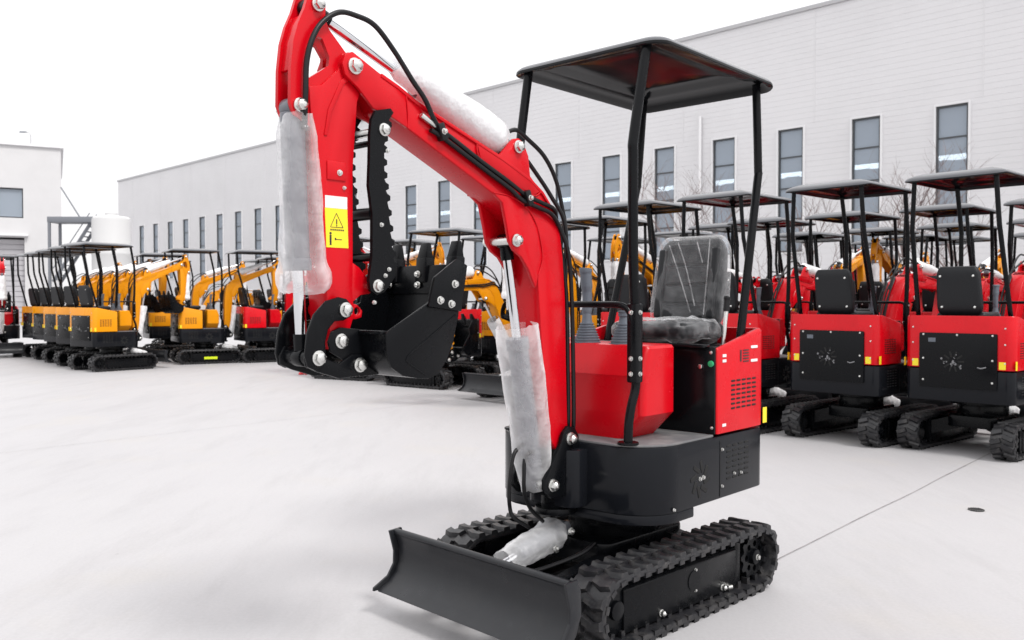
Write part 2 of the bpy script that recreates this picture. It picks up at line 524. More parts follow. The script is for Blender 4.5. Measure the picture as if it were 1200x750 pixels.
def house_parts(root, PAINT, hero, paintname):
    H = dict(parent=root, rz=HY)
    # ---- lower black body
    pl = rrect(-0.575, 0.36, -0.43, 0.43, (0.20, 0.07, 0.07, 0.20), 8)
    b = MB()
    b.prism(pl, 0.448, 0.712, 0.006, axis='z')
    # swing post housing at the front
    b.prism(rrect(0.30, 0.45, -0.13, 0.13, 0.06), 0.46, 0.69, 0.006, axis='z')
    b.prism(rrect(0.03, 0.357, -0.427, 0.427, (0.197, 0.02, 0.02, 0.197), 8), 0.408, 0.449, 0.006, axis='z')
    ub = b.build('upper_body', BODY, **H)
    f = MB()
    f.prism(rrect(-0.125, 0.352, -0.422, 0.422, (0.195, 0.01, 0.01, 0.195), 8), 0.7125, 0.722, 0.002, axis='z')
    f.build('floor_plate', STEEL, **H)
    for sy in (-1, 1):
        v = MB()
        for i in range(7):
            for j in range(4):
                v.box((-0.235 - 0.052 * j, sy * 0.4305, 0.525 + 0.023 * i), (0.036, 0.004, 0.009), bevel=0.0018, seg=1)
        v.build('lower_vent', DARK, ub)['kind'] = 'stuff'
        q = MB()
        q.box((-0.16, sy * 0.4305, 0.575), (0.003, 0.003, 0.235))
        q.build('panel_seam', DARK, ub)
        fan = MB()
        for k in range(8):
            a = 2 * math.pi * k / 8 + 0.2
            fan.box((0.0 + 0.052 * math.cos(a), sy * 0.4308, 0.555 + 0.052 * math.sin(a)), (0.050, 0.004, 0.019), Matrix.Rotation(-a + 0.5, 3, 'Y'), bevel=0.002, seg=1, taper=None)
        fan.build('radial_vent', DARK, ub)['kind'] = 'stuff'
        if hero:
            for x, z in ((-0.175, 0.655), (-0.175, 0.50), (0.004, 0.557), (-0.022, 0.560), (-0.28, 0.54), (-0.34, 0.535), (0.20, 0.465)):
                k = MB(); k.bolt((x, sy * 0.432, z), (0, sy, 0), 0.006 if x < -0.03 or x > .1 else 0.008, 0.006); k.build('bolt', ZINC, ub)
    # ---- engine cover shell
    def ztop(p):
        t = min(1, max(0, (-0.13 - p[0]) / 0.44))
        return 1.083 + 0.075 * math.sin(t * math.pi / 2)
    out = rrect(-0.578, -0.13, -0.434, 0.434, (0.008, 0.075, 0.075, 0.008), 6)
    inn = rrect(-0.556, -0.15, -0.412, 0.412, (0.006, 0.06, 0.06, 0.006), 6)
    b = MB()
    rs = [[(x, y, 0.724) for x, y in out], [(x, y, ztop((x, y)) - 0.012) for x, y in out],
          [(x + (ix - x) * 0.3, y + (iy - y) * 0.3, ztop((x, y))) for (x, y), (ix, iy) in zip(out, inn)],
          [(ix, iy, ztop((x, y)) - 0.002) for (x, y), (ix, iy) in zip(out, inn)], [(x, y, 1.05) for x, y in inn], [(x, y, 0.73) for x, y in inn]]
    b.rings(rs, False)
    ec = b.build('engine_cover', PAINT, **H)
    b = MB()
    b.box((-0.352, 0, 1.072), (0.40, 0.815, 0.026), bevel=0.004)
    b.build('seat_deck', BLK, **H)
    b = MB()
    b.box((-0.123, 0.0, 0.905), (0.012, 0.855, 0.362), bevel=0.003)
    b.box((-0.10, 0.0, 1.092), (0.055, 0.80, 0.014), bevel=0.004)
    fp = b.build('front_panel', BLKS, **H)
    if hero:
        k = MB(); k.cyl((-0.118, 0.412, 1.018), (-0.108, 0.412, 1.018), 0.013, n=16, bevel=0.002); k.build('green_button', GRN, fp)
        k = MB(); k.cyl((-0.118, 0.365, 1.005), (-0.104, 0.365, 1.005), 0.010, n=14, bevel=0.002); k.build('key_switch', ZINC, fp)
        for y in (0.13, 0.18):
            k = MB(); k.box((-0.085, y, 1.078), (0.012, 0.022, 0.012), bevel=0.003); k.build('seat_latch', HOSE, fp)
        k = MB(); k.bolt((-0.117, 0.41, 1.065), (1, 0, 0), 0.006, 0.005); k.build('bolt', ZINC, fp)
        k = MB(); k.bolt((-0.117, 0.415, 0.75), (1, 0, 0), 0.006, 0.005); k.build('bolt', ZINC, fp)
    # vents, labels and rear plate of the engine cover
    for sy in (-1, 1):
        v = MB()
        for i in range(7):
            for j in range(5):
                v.box((-0.262 - 0.047 * j, sy * 0.4345, 0.822 + 0.0195 * i - 0.0035 * j * 0), (0.034, 0.004, 0.0085), bevel=0.0018, seg=1)
        v.build('side_vent', DARK, ec)['kind'] = 'stuff'
        y = MB(); y.prism([(-0.572, 0.73), (-0.572, 0.80), (-0.535, 0.80), (-0.535, 0.73)], sy * 0.4348, sy * 0.4362); y.build('yellow_reflector', YPR, ec)
        y = MB(); y.box((-0.5790, sy * 0.34, 0.762), (0.002, 0.05, 0.06)); y.build('yellow_reflector', YPR, ec)
        if hero and sy > 0:
            v = MB()
            for i in range(5):
                v.box((-0.375, 0.4351, 1.018 + 0.012 * i), (0.05, 0.002, 0.005))
            v.box((-0.328, 0.4351, 1.044), (0.012, 0.002, 0.05))
            v.build('printed_mark', INK, ec)
            for x, z in ((-0.45, 1.078), (-0.45, 1.018), (-0.185, 1.05), (-0.185, 1.028), (-0.185, 0.757)):
                v = MB(); v.box((x, 0.4352, z), (0.06 if x < -.3 else 0.03, 0.002, 0.012)); v.build('white_label', WHT, ec)
    for z in (0.78, 0.93, 1.06):
        for yb in (0.36, -0.36):
            k = MB(); k.bolt((-0.580, yb, z), (-1, 0, 0), 0.006, 0.005); k.build('bolt', ZINC, ec)
    rp = MB()
    rp.prism(rrect(-0.305, 0.305, 0.56, 1.015, 0.012, 3), -0.5905, -0.576, 0.003, axis='x')
    rpo = rp.build('rear_plate', BLK, **H)
    for y, z in ((-.27, 1.0), (0, 1.0), (.27, 1.0), (-.27, .62), (.27, .62), (.27, .8), (-.27, .8)):
        k = MB(); k.bolt((-0.5905, y, z), (-1, 0, 0), 0.007, 0.006); k.build('bolt', ZINC, rpo)
    k = MB()
    for q in range(10):
        a = 2 * math.pi * q / 10
        k.box((-0.5915, 0.03 + 0.062 * math.cos(a), 0.78 + 0.062 * math.sin(a)), (0.004, 0.014, 0.05), Matrix.Rotation(a + 1.57, 3, 'X'), bevel=0.002, seg=1)
    k.build('radial_grille', DARK, rpo)['kind'] = 'stuff'
    rr = random.Random(5)
    k = MB()
    for q in range(16):
        y, z = 0.02 + rr.gauss(0, 0.040), 0.775 + rr.gauss(0, 0.028)
        if q % 3: k.cyl((-0.590, y, z), (-0.594 - rr.uniform(0, .006), y, z), rr.uniform(0.004, 0.012), n=9, bevel=0.002)
        else: k.box((-0.592, y, z), (0.006, rr.uniform(.008, .03), rr.uniform(.005, .012)), Matrix.Rotation(rr.uniform(0, 3), 3, 'X'), bevel=0.002, seg=1)
    k.build('engine_fittings', DZINC, rpo)['kind'] = 'stuff'
    k = MB(); k.box((-0.592, 0.20, 0.955), (0.004, 0.06, 0.035), bevel=0.002, seg=1); k.build('data_plate', BOOT, rpo)
    k = MB(); k.tube([(-0.594, -0.16, 0.74), (-0.604, -0.19, 0.735), (-0.594, -0.225, 0.745)], 0.006, 8); k.build('latch', DZINC, rpo)
    # ---- console
    def console_ring(z):
        t = (z - 0.722) / 0.378
        xf = 0.232 + 0.012 * t if z < 0.98 else 0.244 - 0.05 * (z - 0.98) / 0.12
        hw = 0.212 + 0.098 * min(1, (z - 0.722) / 0.10)
        return [(x, y, z) for x, y in rrect(-0.01, xf, -hw, hw, 0.03, 4)]
    b = MB()
    b.rings([console_ring(z) for z in (0.7225, 0.735, 0.78, 0.822, 0.83, 0.90, 0.97, 0.98, 0.99, 1.06, 1.088)] +
            [[(x * 0.97 + 0.002, y * 0.975, 1.099) for x, y, z in console_ring(1.088)], [(x * 0.9 + 0.008, y * 0.93, 1.102) for x, y, z in console_ring(1.088)]])
    cs = b.build('console', PAINT, smooth=24, **H)
    for i, y in enumerate((-0.05, 0.145)):
        l = MB()
        n = 24
        prof = []
        for k in range(8):
            zz = 1.10 + k * 0.0115
            rr = 0.062 - 0.0045 * k
            prof += [(zz, rr), (zz + 0.0045, rr), (zz + 0.0058, rr - 0.006), (zz + 0.0103, rr - 0.007)]
        prof += [(1.196, 0.022), (1.24, 0.018)]
        l.rings([[(0.13 + r * math.cos(2 * math.pi * q / n), y + r * math.sin(2 * math.pi * q / n), z) for q in range(n)] for z, r in prof])
        lv = l.build('control_lever', BOOT, **H)
        g = MB()
        g.tube([(0.13, y, 1.22), (0.128, y, 1.30), (0.135, y, 1.37), (0.14, y, 1.41), (0.14, y, 1.42)] if i == 0 else [(0.13, y, 1.20), (0.13, y, 1.21), (0.13, y, 1.225), (0.13, y, 1.235), (0.13, y, 1.24)], [0.017] + [0.021] * 8 + [0.025] * 8 + [0.028] * 7 + [0.012], 16)
        g.build('lever_grip', BOOT, lv)
    # ---- grab bar between the front posts
    b = MB()
    b.tube([(0.285, 0.30, 1.14), (0.292, 0.298, 1.20), (0.297, 0.28, 1.245), (0.30, 0.24, 1.264), (0.30, 0.15, 1.266), (0.30, 0, 1.266), (0.30, -0.15, 1.266), (0.30, -0.24, 1.264), (0.297, -0.28, 1.245), (0.292, -0.298, 1.20), (0.285, -0.30, 1.14)], 0.013, 12)
    b.build('grab_bar', BLK, **H)
    # ---- seat
    sc_y = 0.10 if hero else 0.03
    tilt = Matrix.Rotation(R(-10), 3, 'Y')
    C0 = Vector((-0.475, sc_y, 1.365))
    def seat_back(sz, grow, nz=22, wob=0.0):
        rs = []
        n = 56
        for i in range(nz):
            t = i / (nz - 1)
            u = 2 * t - 1
            hw = (sz[1] / 2) * (1 - abs(u) ** 7 * 0.16) * (1.02 - 0.09 * t)
            th = (sz[0] / 2) * (1 - abs(u) ** 8 * 0.55)
            ring = []
            for k in range(n):
                a = 2 * math.pi * k / n
                ca, sa = math.cos(a), math.sin(a)
                x = math.copysign(abs(ca) ** 0.5, ca) * th
                y = math.copysign(abs(sa) ** 0.22, sa) * hw
                p = C0 + tilt @ Vector((x, y, u * sz[2] / 2))
                if wob: p = p + Vector((1, 0.7, 0.3)) * wob * (noise.noise(p * 9 + Vector((3, 1, 2))) + 0.6 * noise.noise(p * 24))
                ring.append(p)
            rs.append(ring)
        return rs
    b = MB(); b.rings(seat_back((0.085, 0.355, 0.405), 0))
    sb = b.build('seat_back', VINYL, **H)
    for z, hh in ((0.128, 0.10), (0.028, 0.085), (-0.062, 0.085), (-0.145, 0.06)):
        q = MB()
        q.box(C0 + tilt @ Vector((0.038, 0, z)), (0.030, 0.225, hh), tilt, bevel=0.011, seg=3)
        q.build('back_pad', VINYL, sb)
    for y in (-0.140, 0.140):
        q = MB()
        q.box(C0 + Vector((0, y, 0)) + tilt @ Vector((0.040, 0, -0.01)), (0.032, 0.040, 0.33), tilt, bevel=0.012, seg=3)
        q.build('side_bolster', VINYL, sb)
    for y in (-.13, .13):
        for z in (-.13, .13):
            q = MB(); q.bolt(C0 + Vector((0, y, 0)) + tilt @ Vector((-0.043, 0, z)), (-1, 0, 0.17), 0.008, 0.006)
            q.build('screw', ZINC, sb)
    b = MB()
    b.box((-0.27, sc_y, 1.148), (0.36, 0.39, 0.075), bevel=0.030, seg=4)
    b.box((-0.29, sc_y, 1.10), (0.34, 0.30, 0.05), bevel=0.006)
    sq = b.build('seat_cushion', VINYL, **H)
    if hero:
        fm = MB(); fm.rings(seat_back((0.115, 0.385, 0.435), 0, 40, 0.007))
        fm.build('seat_film', FILM, sb, smooth=180)
        for pts in (((0.062, -0.10, 0.17), (0.066, -0.03, 0.03), (0.066, 0.05, -0.15)), ((0.066, -0.05, 0.18), (0.068, 0.01, 0.05), (0.066, 0.07, -0.12)), ((0.064, 0.115, 0.19), (0.068, 0.12, 0.02), (0.064, 0.118, -0.16)), ((0.064, 0.05, 0.18), (0.068, 0.075, 0.12), (0.066, 0.09, 0.08))):
            q = MB(); q.tube([C0 + tilt @ Vector(p) for p in pts], 0.0024, 6, 8); q.build('film_fold', CREASE, sb)
        fm = MB()
        rs = []
        n = 64
        for i in range(18):
            t = i / 17
            x = -0.07 - 0.385 * t
            hw = 0.212 * (1 - abs(2 * t - 1) ** 5 * 0.25)
            hh = 0.052 * (1 - abs(2 * t - 1) ** 5 * 0.5)
            ring = []
            for k in range(n):
                a = 2 * math.pi * k / n
                p = Vector((x, sc_y + hw * math.copysign(abs(math.cos(a)) ** 0.35, math.cos(a)), 1.148 + hh * math.copysign(abs(math.sin(a)) ** 0.6, math.sin(a))))
                p += Vector((0.5, 0.6, 1.2)) * (0.016 * noise.noise(p * 14) + 0.010 * noise.noise(p * 34))
                ring.append(p)
            rs.append(ring)
        fm.rings(rs)
        fm.build('seat_film', FILM2, sq, smooth=180)
        # safety lever beside the seat
        q = MB(); q.tube([(-0.28, 0.375, 1.09), (-0.285, 0.38, 1.16), (-0.30, 0.38, 1.24), (-0.31, 0.38, 1.25)], 0.009, 10)
        lv = q.build('lock_lever', ZINC, **H)
        q = MB(); q.tube([(-0.298, 0.38, 1.235), (-0.306, 0.38, 1.285), (-0.309, 0.38, 1.295)], [0.014] * 7 + [0.017] * 6, 12); q.build('lever_knob', HOSE, lv)
    # ---- canopy
    X0, X1, W = -0.755, 0.250, 0.392
    def ring(inset, z, r=0.075):
        pts = rrect(X0 + inset, X1 - inset, -W + inset, W - inset, max(0.012, r - inset * 0.55), 5)
        return [(x, y, z + 0.017 - 0.004 * max(0, (x - 0.02) / 0.23) ** 2 - 0.020 * max(0, (-0.60 - x) / 0.155) ** 2) for x, y in pts]
    b = MB()
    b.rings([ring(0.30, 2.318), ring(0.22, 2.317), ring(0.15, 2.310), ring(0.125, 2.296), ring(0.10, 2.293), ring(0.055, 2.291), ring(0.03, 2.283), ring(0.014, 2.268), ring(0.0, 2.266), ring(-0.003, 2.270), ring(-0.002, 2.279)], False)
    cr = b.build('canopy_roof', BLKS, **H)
    t = bmesh.new()
    t.faces.new([t.verts.new(p) for p in ring(0.30, 2.318)])
    b = MB(); b.merge(t); b.build('roof_liner', BLKS, cr)
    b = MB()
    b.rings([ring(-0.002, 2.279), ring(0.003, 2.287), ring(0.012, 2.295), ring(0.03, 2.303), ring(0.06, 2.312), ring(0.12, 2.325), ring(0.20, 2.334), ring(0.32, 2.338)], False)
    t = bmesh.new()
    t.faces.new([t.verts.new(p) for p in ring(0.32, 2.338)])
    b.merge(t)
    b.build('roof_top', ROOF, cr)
    for sy in (-1, 1):
        b = MB()
        b.tube([(0.322, sy * 0.30, 0.722), (0.318, sy * 0.30, 0.80), (0.300, sy * .30, 0.87), (0.272, sy * 0.30, 0.94), (0.270, sy * 0.30, 1.02)], 0.018, 14)
        b.tube([(0.275, sy * 0.30, 1.24), (0.291, sy * 0.30, 1.455), (0.294, sy * 0.30, 1.83), (0.288, sy * 0.30, 1.93), (0.214, sy * 0.31, 2.297)], 0.020, 14)
        b.box((0.278, sy * 0.30, 1.115), (0.05, 0.046, 0.31), bevel=0.007)
        b.cyl((0.322, sy * 0.30, 0.7215), (0.322, sy * 0.30, 0.732), 0.042, n=20, bevel=0.003)
        ps = b.build('front_post', BLK, **H)
        for z in (0.995, 1.055, 1.235):
            k = MB(); k.bolt((0.278, sy * 0.324, z), (0, sy, 0), 0.008, 0.007); k.build('bolt', ZINC, ps)
            k = MB(); k.bolt((0.304, sy * 0.30, z), (1, 0, 0), 0.008, 0.007); k.build('bolt', ZINC, ps)
        b = MB()
        b.tube([(-0.45, sy * 0.365, 1.09), (-0.47, sy * 0.362, 1.16), (-0.655, sy * 0.34, 1.82), (-0.672, sy * 0.336, 1.90), (-0.69, sy * 0.315, 2.293)], 0.019, 14)
        b.build('rear_post', BLK, **H)

def cylinder_set(root, wm, a, b, t0, t1, rbar, rrod, prof, seed, drop=(0, 0, 0), rough=.10, flute=.06, bend=True):
    """a = barrel eye, b = rod eye; barrel runs to t1"""
    a, b = Vector(a), Vector(b)
    d = b - a
    c = MB()
    c.cyl(a + d * 0.02, a + d * t1, rbar, n=24, bevel=0.004)
    c.cyl(a + d * (t1 - 0.04), a + d * (t1 + 0.01), rbar * 1.12, n=24, bevel=0.004)
    c.cyl(a + Vector((0, -0.025, 0)), a + Vector((0, 0.025, 0)), 0.030, n=20, bevel=0.003)
    cy = c.build('hydraulic_cylinder', BASEP, root, rz=HY)
    r = MB(); r.cyl(a + d * t1, b - d * 0.03, rrod, n=20)
    r.build('piston_rod', CHR, cy)
    r = MB(); r.cyl(b + Vector((0, -0.025, 0)), b + Vector((0, 0.025, 0)), 0.029, n=20, bevel=0.003)
    r.cyl(b - d.normalized() * 0.07, b - d.normalized() * 0.02, rrod * 1.35, n=16)
    r.build('rod_eye', BLK, cy)
    w0, w1 = a + d * t0 + Vector(drop), a + d * (prof[-1][0]) + Vector(drop)
    T0, T1 = t0, prof[-1][0]
    pr = [((t - T0) / (T1 - T0), rr) for t, rr in prof]
    w = MB()
    w.rings(wrap_shape(w0, w1, pr, seed, rough=rough, flute=flute), False)
    w.build('bubble_wrap', wm, cy, smooth=180)
    return cy

def boom_parts(root, PAINT, hero):
    H = dict(parent=root, rz=HY)
    # ---- swing bracket
    b = MB()
    for s in (-1, 1):
        b.prism([(0.36, 0.50), (0.54, 0.515), (0.575, 0.55), (0.575, 0.59), (0.55, 0.62), (0.475, 0.72), (0.46, 0.76), (0.43, 0.785), (0.39, 0.775), (0.365, 0.74)], s * 0.072, s * 0.092, 0.004)
    b.prism([(0.36, 0.50), (0.52, 0.515), (0.53, 0.535), (0.36, 0.535)], -0.075, 0.075, 0.003)
    b.cyl((0.40, 0, 0.44), (0.40, 0, 0.70), 0.062, n=28, bevel=0.006)
    b.cyl((0.40, 0, 0.425), (0.40, 0, 0.452), 0.085, n=28, bevel=0.004)
    br = b.build('swing_bracket', BLK, **H)
    for x, z in ((0.424, 0.735), (0.533, 0.566)):
        k = MB()
        k.cyl((x, -0.10, z), (x, 0.10, z), 0.019, n=20)
        k.bolt((x, 0.094, z), (0, 1, 0), 0.021, 0.022)
        k.bolt((x, -0.094, z), (0, -1, 0), 0.021, 0.022)
        k.build('pin', ZINC, br)
    # ---- boom
    b = MB()
    body = [(0.398, 0.70), (0.411, 1.05), (0.417, 1.289), (0.432, 1.45), (0.449, 1.545), (0.485, 1.625), (0.554, 1.694), (0.634, 1.742), (0.785, 1.800), (1.205, 1.938), (1.278, 1.972), (1.36, 2.000), (1.372, 1.965),
            (1.33, 1.892), (1.29, 1.868), (0.815, 1.661), (0.74, 1.620), (0.675, 1.575), (0.630, 1.525), (0.602, 1.46), (0.585, 1.38), (0.572, 1.25), (0.553, 1.058), (0.538, 0.858), (0.512, 0.745), (0.475, 0.695), (0.43, 0.682)]
    b.prism(body, -0.063, 0.063, 0.005, seg=3)
    for s in (-1, 1):
        # fork plates at the tip
        b.prism([(1.25, 1.965), (1.36, 2.003), (1.43, 2.034), (1.462, 2.048), (1.49, 2.035), (1.502, 2.005), (1.49, 1.972), (1.44, 1.940), (1.38, 1.885), (1.31, 1.872), (1.24, 1.845)], s * 0.0535, s * 0.067, 0.003)
        # arm cylinder lugs
        b.prism([(0.57, 1.70), (0.634, 1.752), (0.645, 1.826), (0.672, 1.872), (0.700, 1.886), (0.728, 1.880), (0.758, 1.852), (0.80, 1.812), (0.92, 1.845), (0.90, 1.78), (0.75, 1.72), (0.62, 1.68)], s * 0.052, s * 0.068, 0.003)
        # boom cylinder lugs with the sweeping stiffener
        b.prism([(0.835, 1.672), (0.785, 1.640), (0.762, 1.56), (0.748, 1.50), (0.722, 1.468), (0.680, 1.445), (0.640, 1.40), (0.598, 1.33), (0.585, 1.38), (0.56, 1.45), (0.59, 1.56), (0.65, 1.63), (0.74, 1.665)], s * 0.050, s * 0.066, 0.003)
    # top plate overhang
    ov = [(0.50, 1.640), (0.56, 1.700), (0.634, 1.7445), (0.785, 1.8035), (1.205, 1.9415), (1.278, 1.9755), (1.35, 2.002)]
    b.prism(ov + [(x + 0.003, z - 0.012) for x, z in ov[::-1]], -0.070, 0.070, 0.002)
    bo = b.build('boom', PAINT, **H)
    # weld beads
    for s in (1, -1):
        for pts in ([(0.835, 1.672), (0.74, 1.665), (0.65, 1.63), (0.59, 1.56), (0.56, 1.45), (0.585, 1.38)], [(0.57, 1.70), (0.62, 1.68), (0.75, 1.72), (0.90, 1.78), (0.92, 1.845)], [(1.25, 1.963), (1.24, 1.90), (1.24, 1.845)]):
            wb = MB(); wb.tube([(x, s * 0.0665, z) for x, z in pts], 0.003, 6); wb.build('weld_bead', PAINT, bo)
    for x, z, r in ((0.705, 1.853, 0.018), (0.715, 1.505, 0.018), (1.458, 2.003, 0.019)):
        k = MB()
        k.cyl((x, -0.072, z), (x, 0.072, z), r, n=18)
        k.bolt((x, 0.070, z), (0, 1, 0), r * 1.1, 0.020); k.bolt((x, -0.070, z), (0, -1, 0), r * 1.1, 0.020)
        k.build('pin', ZINC, bo)
    # ---- arm
    b = MB()
    core = [(1.61, 1.918), (1.605, 1.85), (1.592, 1.752), (1.583, 1.67), (1.568, 1.544), (1.554, 1.346), (1.543, 1.235), (1.537, 1.17),
            (1.525, 1.138), (1.505, 1.128), (1.482, 1.138), (1.474, 1.16), (1.462, 1.195), (1.445, 1.24), (1.453, 1.30), (1.451, 1.393), (1.450, 1.685), (1.443, 1.773), (1.432, 1.90), (1.412, 1.955), (1.408, 2.0), (1.425, 2.035), (1.462, 2.050), (1.488, 2.040), (1.498, 2.01), (1.505, 1.985), (1.565, 1.930)]
    b.prism(core, -0.050, 0.050, 0.004)
    # front cover strip of the open upper arm
    b.prism([(1.614, 2.135), (1.630, 2.10), (1.647, 2.046), (1.657, 1.965), (1.645, 1.962), (1.635, 2.040), (1.618, 2.094), (1.602, 2.128)], -0.030, 0.030, 0.002)
    for s in (-1, 1):
        top = [(1.53, 2.105), (1.545, 2.135), (1.542, 2.18), (1.552, 2.208), (1.578, 2.218), (1.600, 2.205), (1.618, 2.15), (1.641, 2.10), (1.657, 2.046), (1.667, 1.965), (1.669, 1.862), (1.655, 1.828), (1.632, 1.816), (1.60, 1.80), (1.592, 1.70), (1.575, 1.70), (1.545, 1.78), (1.47, 1.90), (1.45, 1.96), (1.45, 2.03), (1.49, 2.068)]
        hl = [(1.594, 2.052), (1.570, 2.076), (1.555, 2.072), (1.530, 2.022), (1.533, 1.995), (1.604, 1.945), (1.610, 1.985)] if s > 0 else [(1.594, 2.052), (1.570, 2.076), (1.530, 2.065), (1.507, 2.035), (1.510, 1.985), (1.57, 1.945), (1.604, 1.945), (1.610, 1.985)]
        b.prism(top, s * 0.026, s * 0.040, 0, holes=[hl])
        # hub reinforcement
        b.cyl((1.458, s * 0.0505, 2.003), (1.458, s * 0.053, 2.003), 0.044, n=28)
        b.prism([(1.475, 1.98), (1.50, 1.95), (1.545, 1.86), (1.56, 1.78), (1.548, 1.78), (1.53, 1.855), (1.485, 1.945), (1.46, 1.965)], s * 0.050, s * 0.0545, 0.002)
        # thumb lugs
        b.prism([(1.46, 1.405), (1.425, 1.385), (1.398, 1.358), (1.366, 1.337), (1.364, 1.315), (1.385, 1.303), (1.42, 1.298), (1.46, 1.27)], s * 0.030, s * 0.048, 0.003)
        b.prism([(1.46, 1.275), (1.432, 1.268), (1.412, 1.250), (1.415, 1.228), (1.44, 1.222), (1.465, 1.225)], s * 0.030, s * 0.046, 0.003, holes=[[(1.433 + .012 * math.cos(a * .785), 1.248 + .012 * math.sin(a * .785)) for a in range(8)]] )
        b.cyl((1.507, s * 0.046, 1.157), (1.507, s * 0.0505, 1.157), 0.034, n=22)
        b.cyl((1.507, s * 0.048, 1.253), (1.507, s * 0.071, 1.253), 0.028, n=22)
    ar = b.build('arm', PAINT, **H)
    for x, z in ((1.573, 2.170), (1.638, 1.858)):
        k = MB()
        k.cyl((x, -0.046, z), (x, 0.046, z), 0.016, n=18)
        k.bolt((x, 0.043, z), (0, 1, 0), 0.018, 0.020); k.bolt((x, -0.043, z), (0, -1, 0), 0.018, 0.020)
        k.build('pin', ZINC, ar)
    if hero:
        yy = 0.0502
        q = MB(); q.prism([(1.556, 1.600), (1.556, 1.563), (1.474, 1.563), (1.474, 1.600)], yy, yy + 0.0012); q.build('white_label', WHT, ar)
        q = MB(); q.prism([(1.557, 1.5625), (1.552, 1.443), (1.470, 1.443), (1.474, 1.5625)], yy, yy + 0.0012)
        lab = q.build('yellow_warning_label', YPR, ar)
        q = MB()
        y2 = yy + 0.0013
        T = [(1.515, 1.548), (1.537, 1.505), (1.490, 1.505)]
        for i in range(3):
            a, c = T[i], T[(i + 1) % 3]
            q.tube([(a[0], y2, a[1]), (c[0], y2, c[1])], 0.0011, 6, 1)
        q.box((1.514, y2, 1.522), (0.004, 0.001, 0.016)); q.box((1.514, y2, 1.510), (0.004, 0.001, 0.004))
        for k in range(7): q.box((1.535 - k * 0.0075, y2, 1.497), (0.005, 0.001, 0.005))
        # little figure and arrow
        q.box((1.537, y2, 1.470), (0.007, 0.001, 0.022)); q.cyl((1.537, y2 - .0005, 1.486), (1.537, y2 + .0005, 1.486), 0.0042, n=10); q.box((1.5385, y2, 1.456), (0.003, 0.001, 0.012)); q.box((1.535, y2, 1.456), (0.003, 0.001, 0.012))
        q.box((1.508, y2, 1.468), (0.026, 0.001, 0.0025)); q.box((1.519, y2, 1.4695), (0.005, 0.001, 0.007))
        q.build('warning_print', INK, ar)
        q = MB()
        q.box((1.515, 0.0525, 1.677), (0.070, 0.006, 0.058), bevel=0.003)
        q.build('mounting_pad', PAINT, ar)
        q = MB(); q.bolt((1.505, 0.0555, 1.672), (0, 1, 0), 0.008, 0.006); q.build('bolt', ZINC, ar)
        q = MB(); q.bolt((1.485, 0.0505, 1.628), (0, 1, 0), 0.005, 0.006); q.build('grease_fitting', ZINC, ar)
    # ---- cylinders
    cylinder_set(root, WRAP if hero else WRAPB, (0.533, 0, 0.566), (0.700, 0, 1.505), -0.02, 0.60, 0.040, 0.019,
                 [(-0.02, 0.060), (0.12, 0.075), (0.40, 0.082), (0.60, 0.085), (0.66, 0.080)], 1, (0.005, 0.012, 0), rough=.075, flute=.075)
    cylinder_set(root, FOAM if hero else WRAPB, (0.705, 0, 1.855), (1.573, 0, 2.168), 0.035, 0.50, 0.038, 0.018,
                 [(0.035, 0.050), (0.07, 0.066), (0.16, 0.066), (0.42, 0.058), (0.58, 0.044), (0.62, 0.030)], 2, (0, 0.004, 0.012), rough=.06, flute=.02)
    cylinder_set(root, WRAP if hero else WRAPB, (1.638, 0, 1.856), (1.607, 0, 1.110), 0.03, 0.64, 0.036, 0.018,
                 [(0.03, 0.050), (0.12, 0.060), (0.42, 0.064), (0.62, 0.070), (0.67, 0.083), (0.71, 0.082), (0.74, 0.060)], 3, (-0.012, 0.010, 0), rough=.06, flute=.07)
    # ---- links
    for s in (-1, 1):
        b = MB()
        b.prism([(1.500, 1.286), (1.530, 1.292), (1.575, 1.280), (1.618, 1.240), (1.642, 1.185), (1.650, 1.120), (1.640, 1.085), (1.615, 1.073), (1.588, 1.082), (1.575, 1.112), (1.580, 1.155), (1.568, 1.195), (1.545, 1.218), (1.512, 1.220), (1.485, 1.232), (1.478, 1.262)], s * 0.0715, s * 0.083, 0.003)
        b.build('side_link', BLK, **H)
        b = MB()
        b.prism([(1.645, 1.112), (1.628, 1.142), (1.598, 1.142), (1.565, 1.105), (1.520, 1.088), (1.470, 1.115), (1.435, 1.112), (1.415, 1.088), (1.420, 1.055), (1.445, 1.046), (1.52, 1.043), (1.60, 1.068), (1.640, 1.085)], s * 0.0605, s * 0.071, 0.003)
        b.build('bucket_link', BLK, **H)
    b = MB(); b.cyl((1.609, -0.071, 1.110), (1.609, 0.071, 1.110), 0.023, n=20)
    b.build('link_boss', BLK, **H)
    for x, z, e in ((1.507, 1.253, 0.085), (1.606, 1.110, 0.085), (1.444, 1.081, 0.073), (1.507, 1.157, 0.062)):
        k = MB()
        k.cyl((x, -e, z), (x, e, z), 0.016, n=16)
        k.bolt((x, e, z), (0, 1, 0), 0.019, 0.016); k.bolt((x, -e, z), (0, -1, 0), 0.019, 0.016)
        k.build('pin', ZINC, **H)
    # ---- bucket
    b = MB()
    wr = [(1.428, 1.182), (1.425, 1.12), (1.405, 1.075), (1.36, 1.047), (1.30, 1.036), (1.255, 1.032), (1.210, 1.045), (1.172, 1.092), (1.146, 1.145), (1.122, 1.23), (1.108, 1.32), (1.098, 1.395)]
    inn = []
    for i, (x, z) in enumerate(wr):
        a = Vector(wr[max(0, i - 1)]); c = Vector(wr[min(len(wr) - 1, i + 1)])
        t = (c - a).normalized()
        inn.append((x - t.y * -0.011 * -1 * -1, z + t.x * -0.011)) if False else inn.append((x + (-t.y) * -0.011, z + t.x * -0.011))
    cx = sum(p[0] for p in wr) / len(wr); cz = 1.2
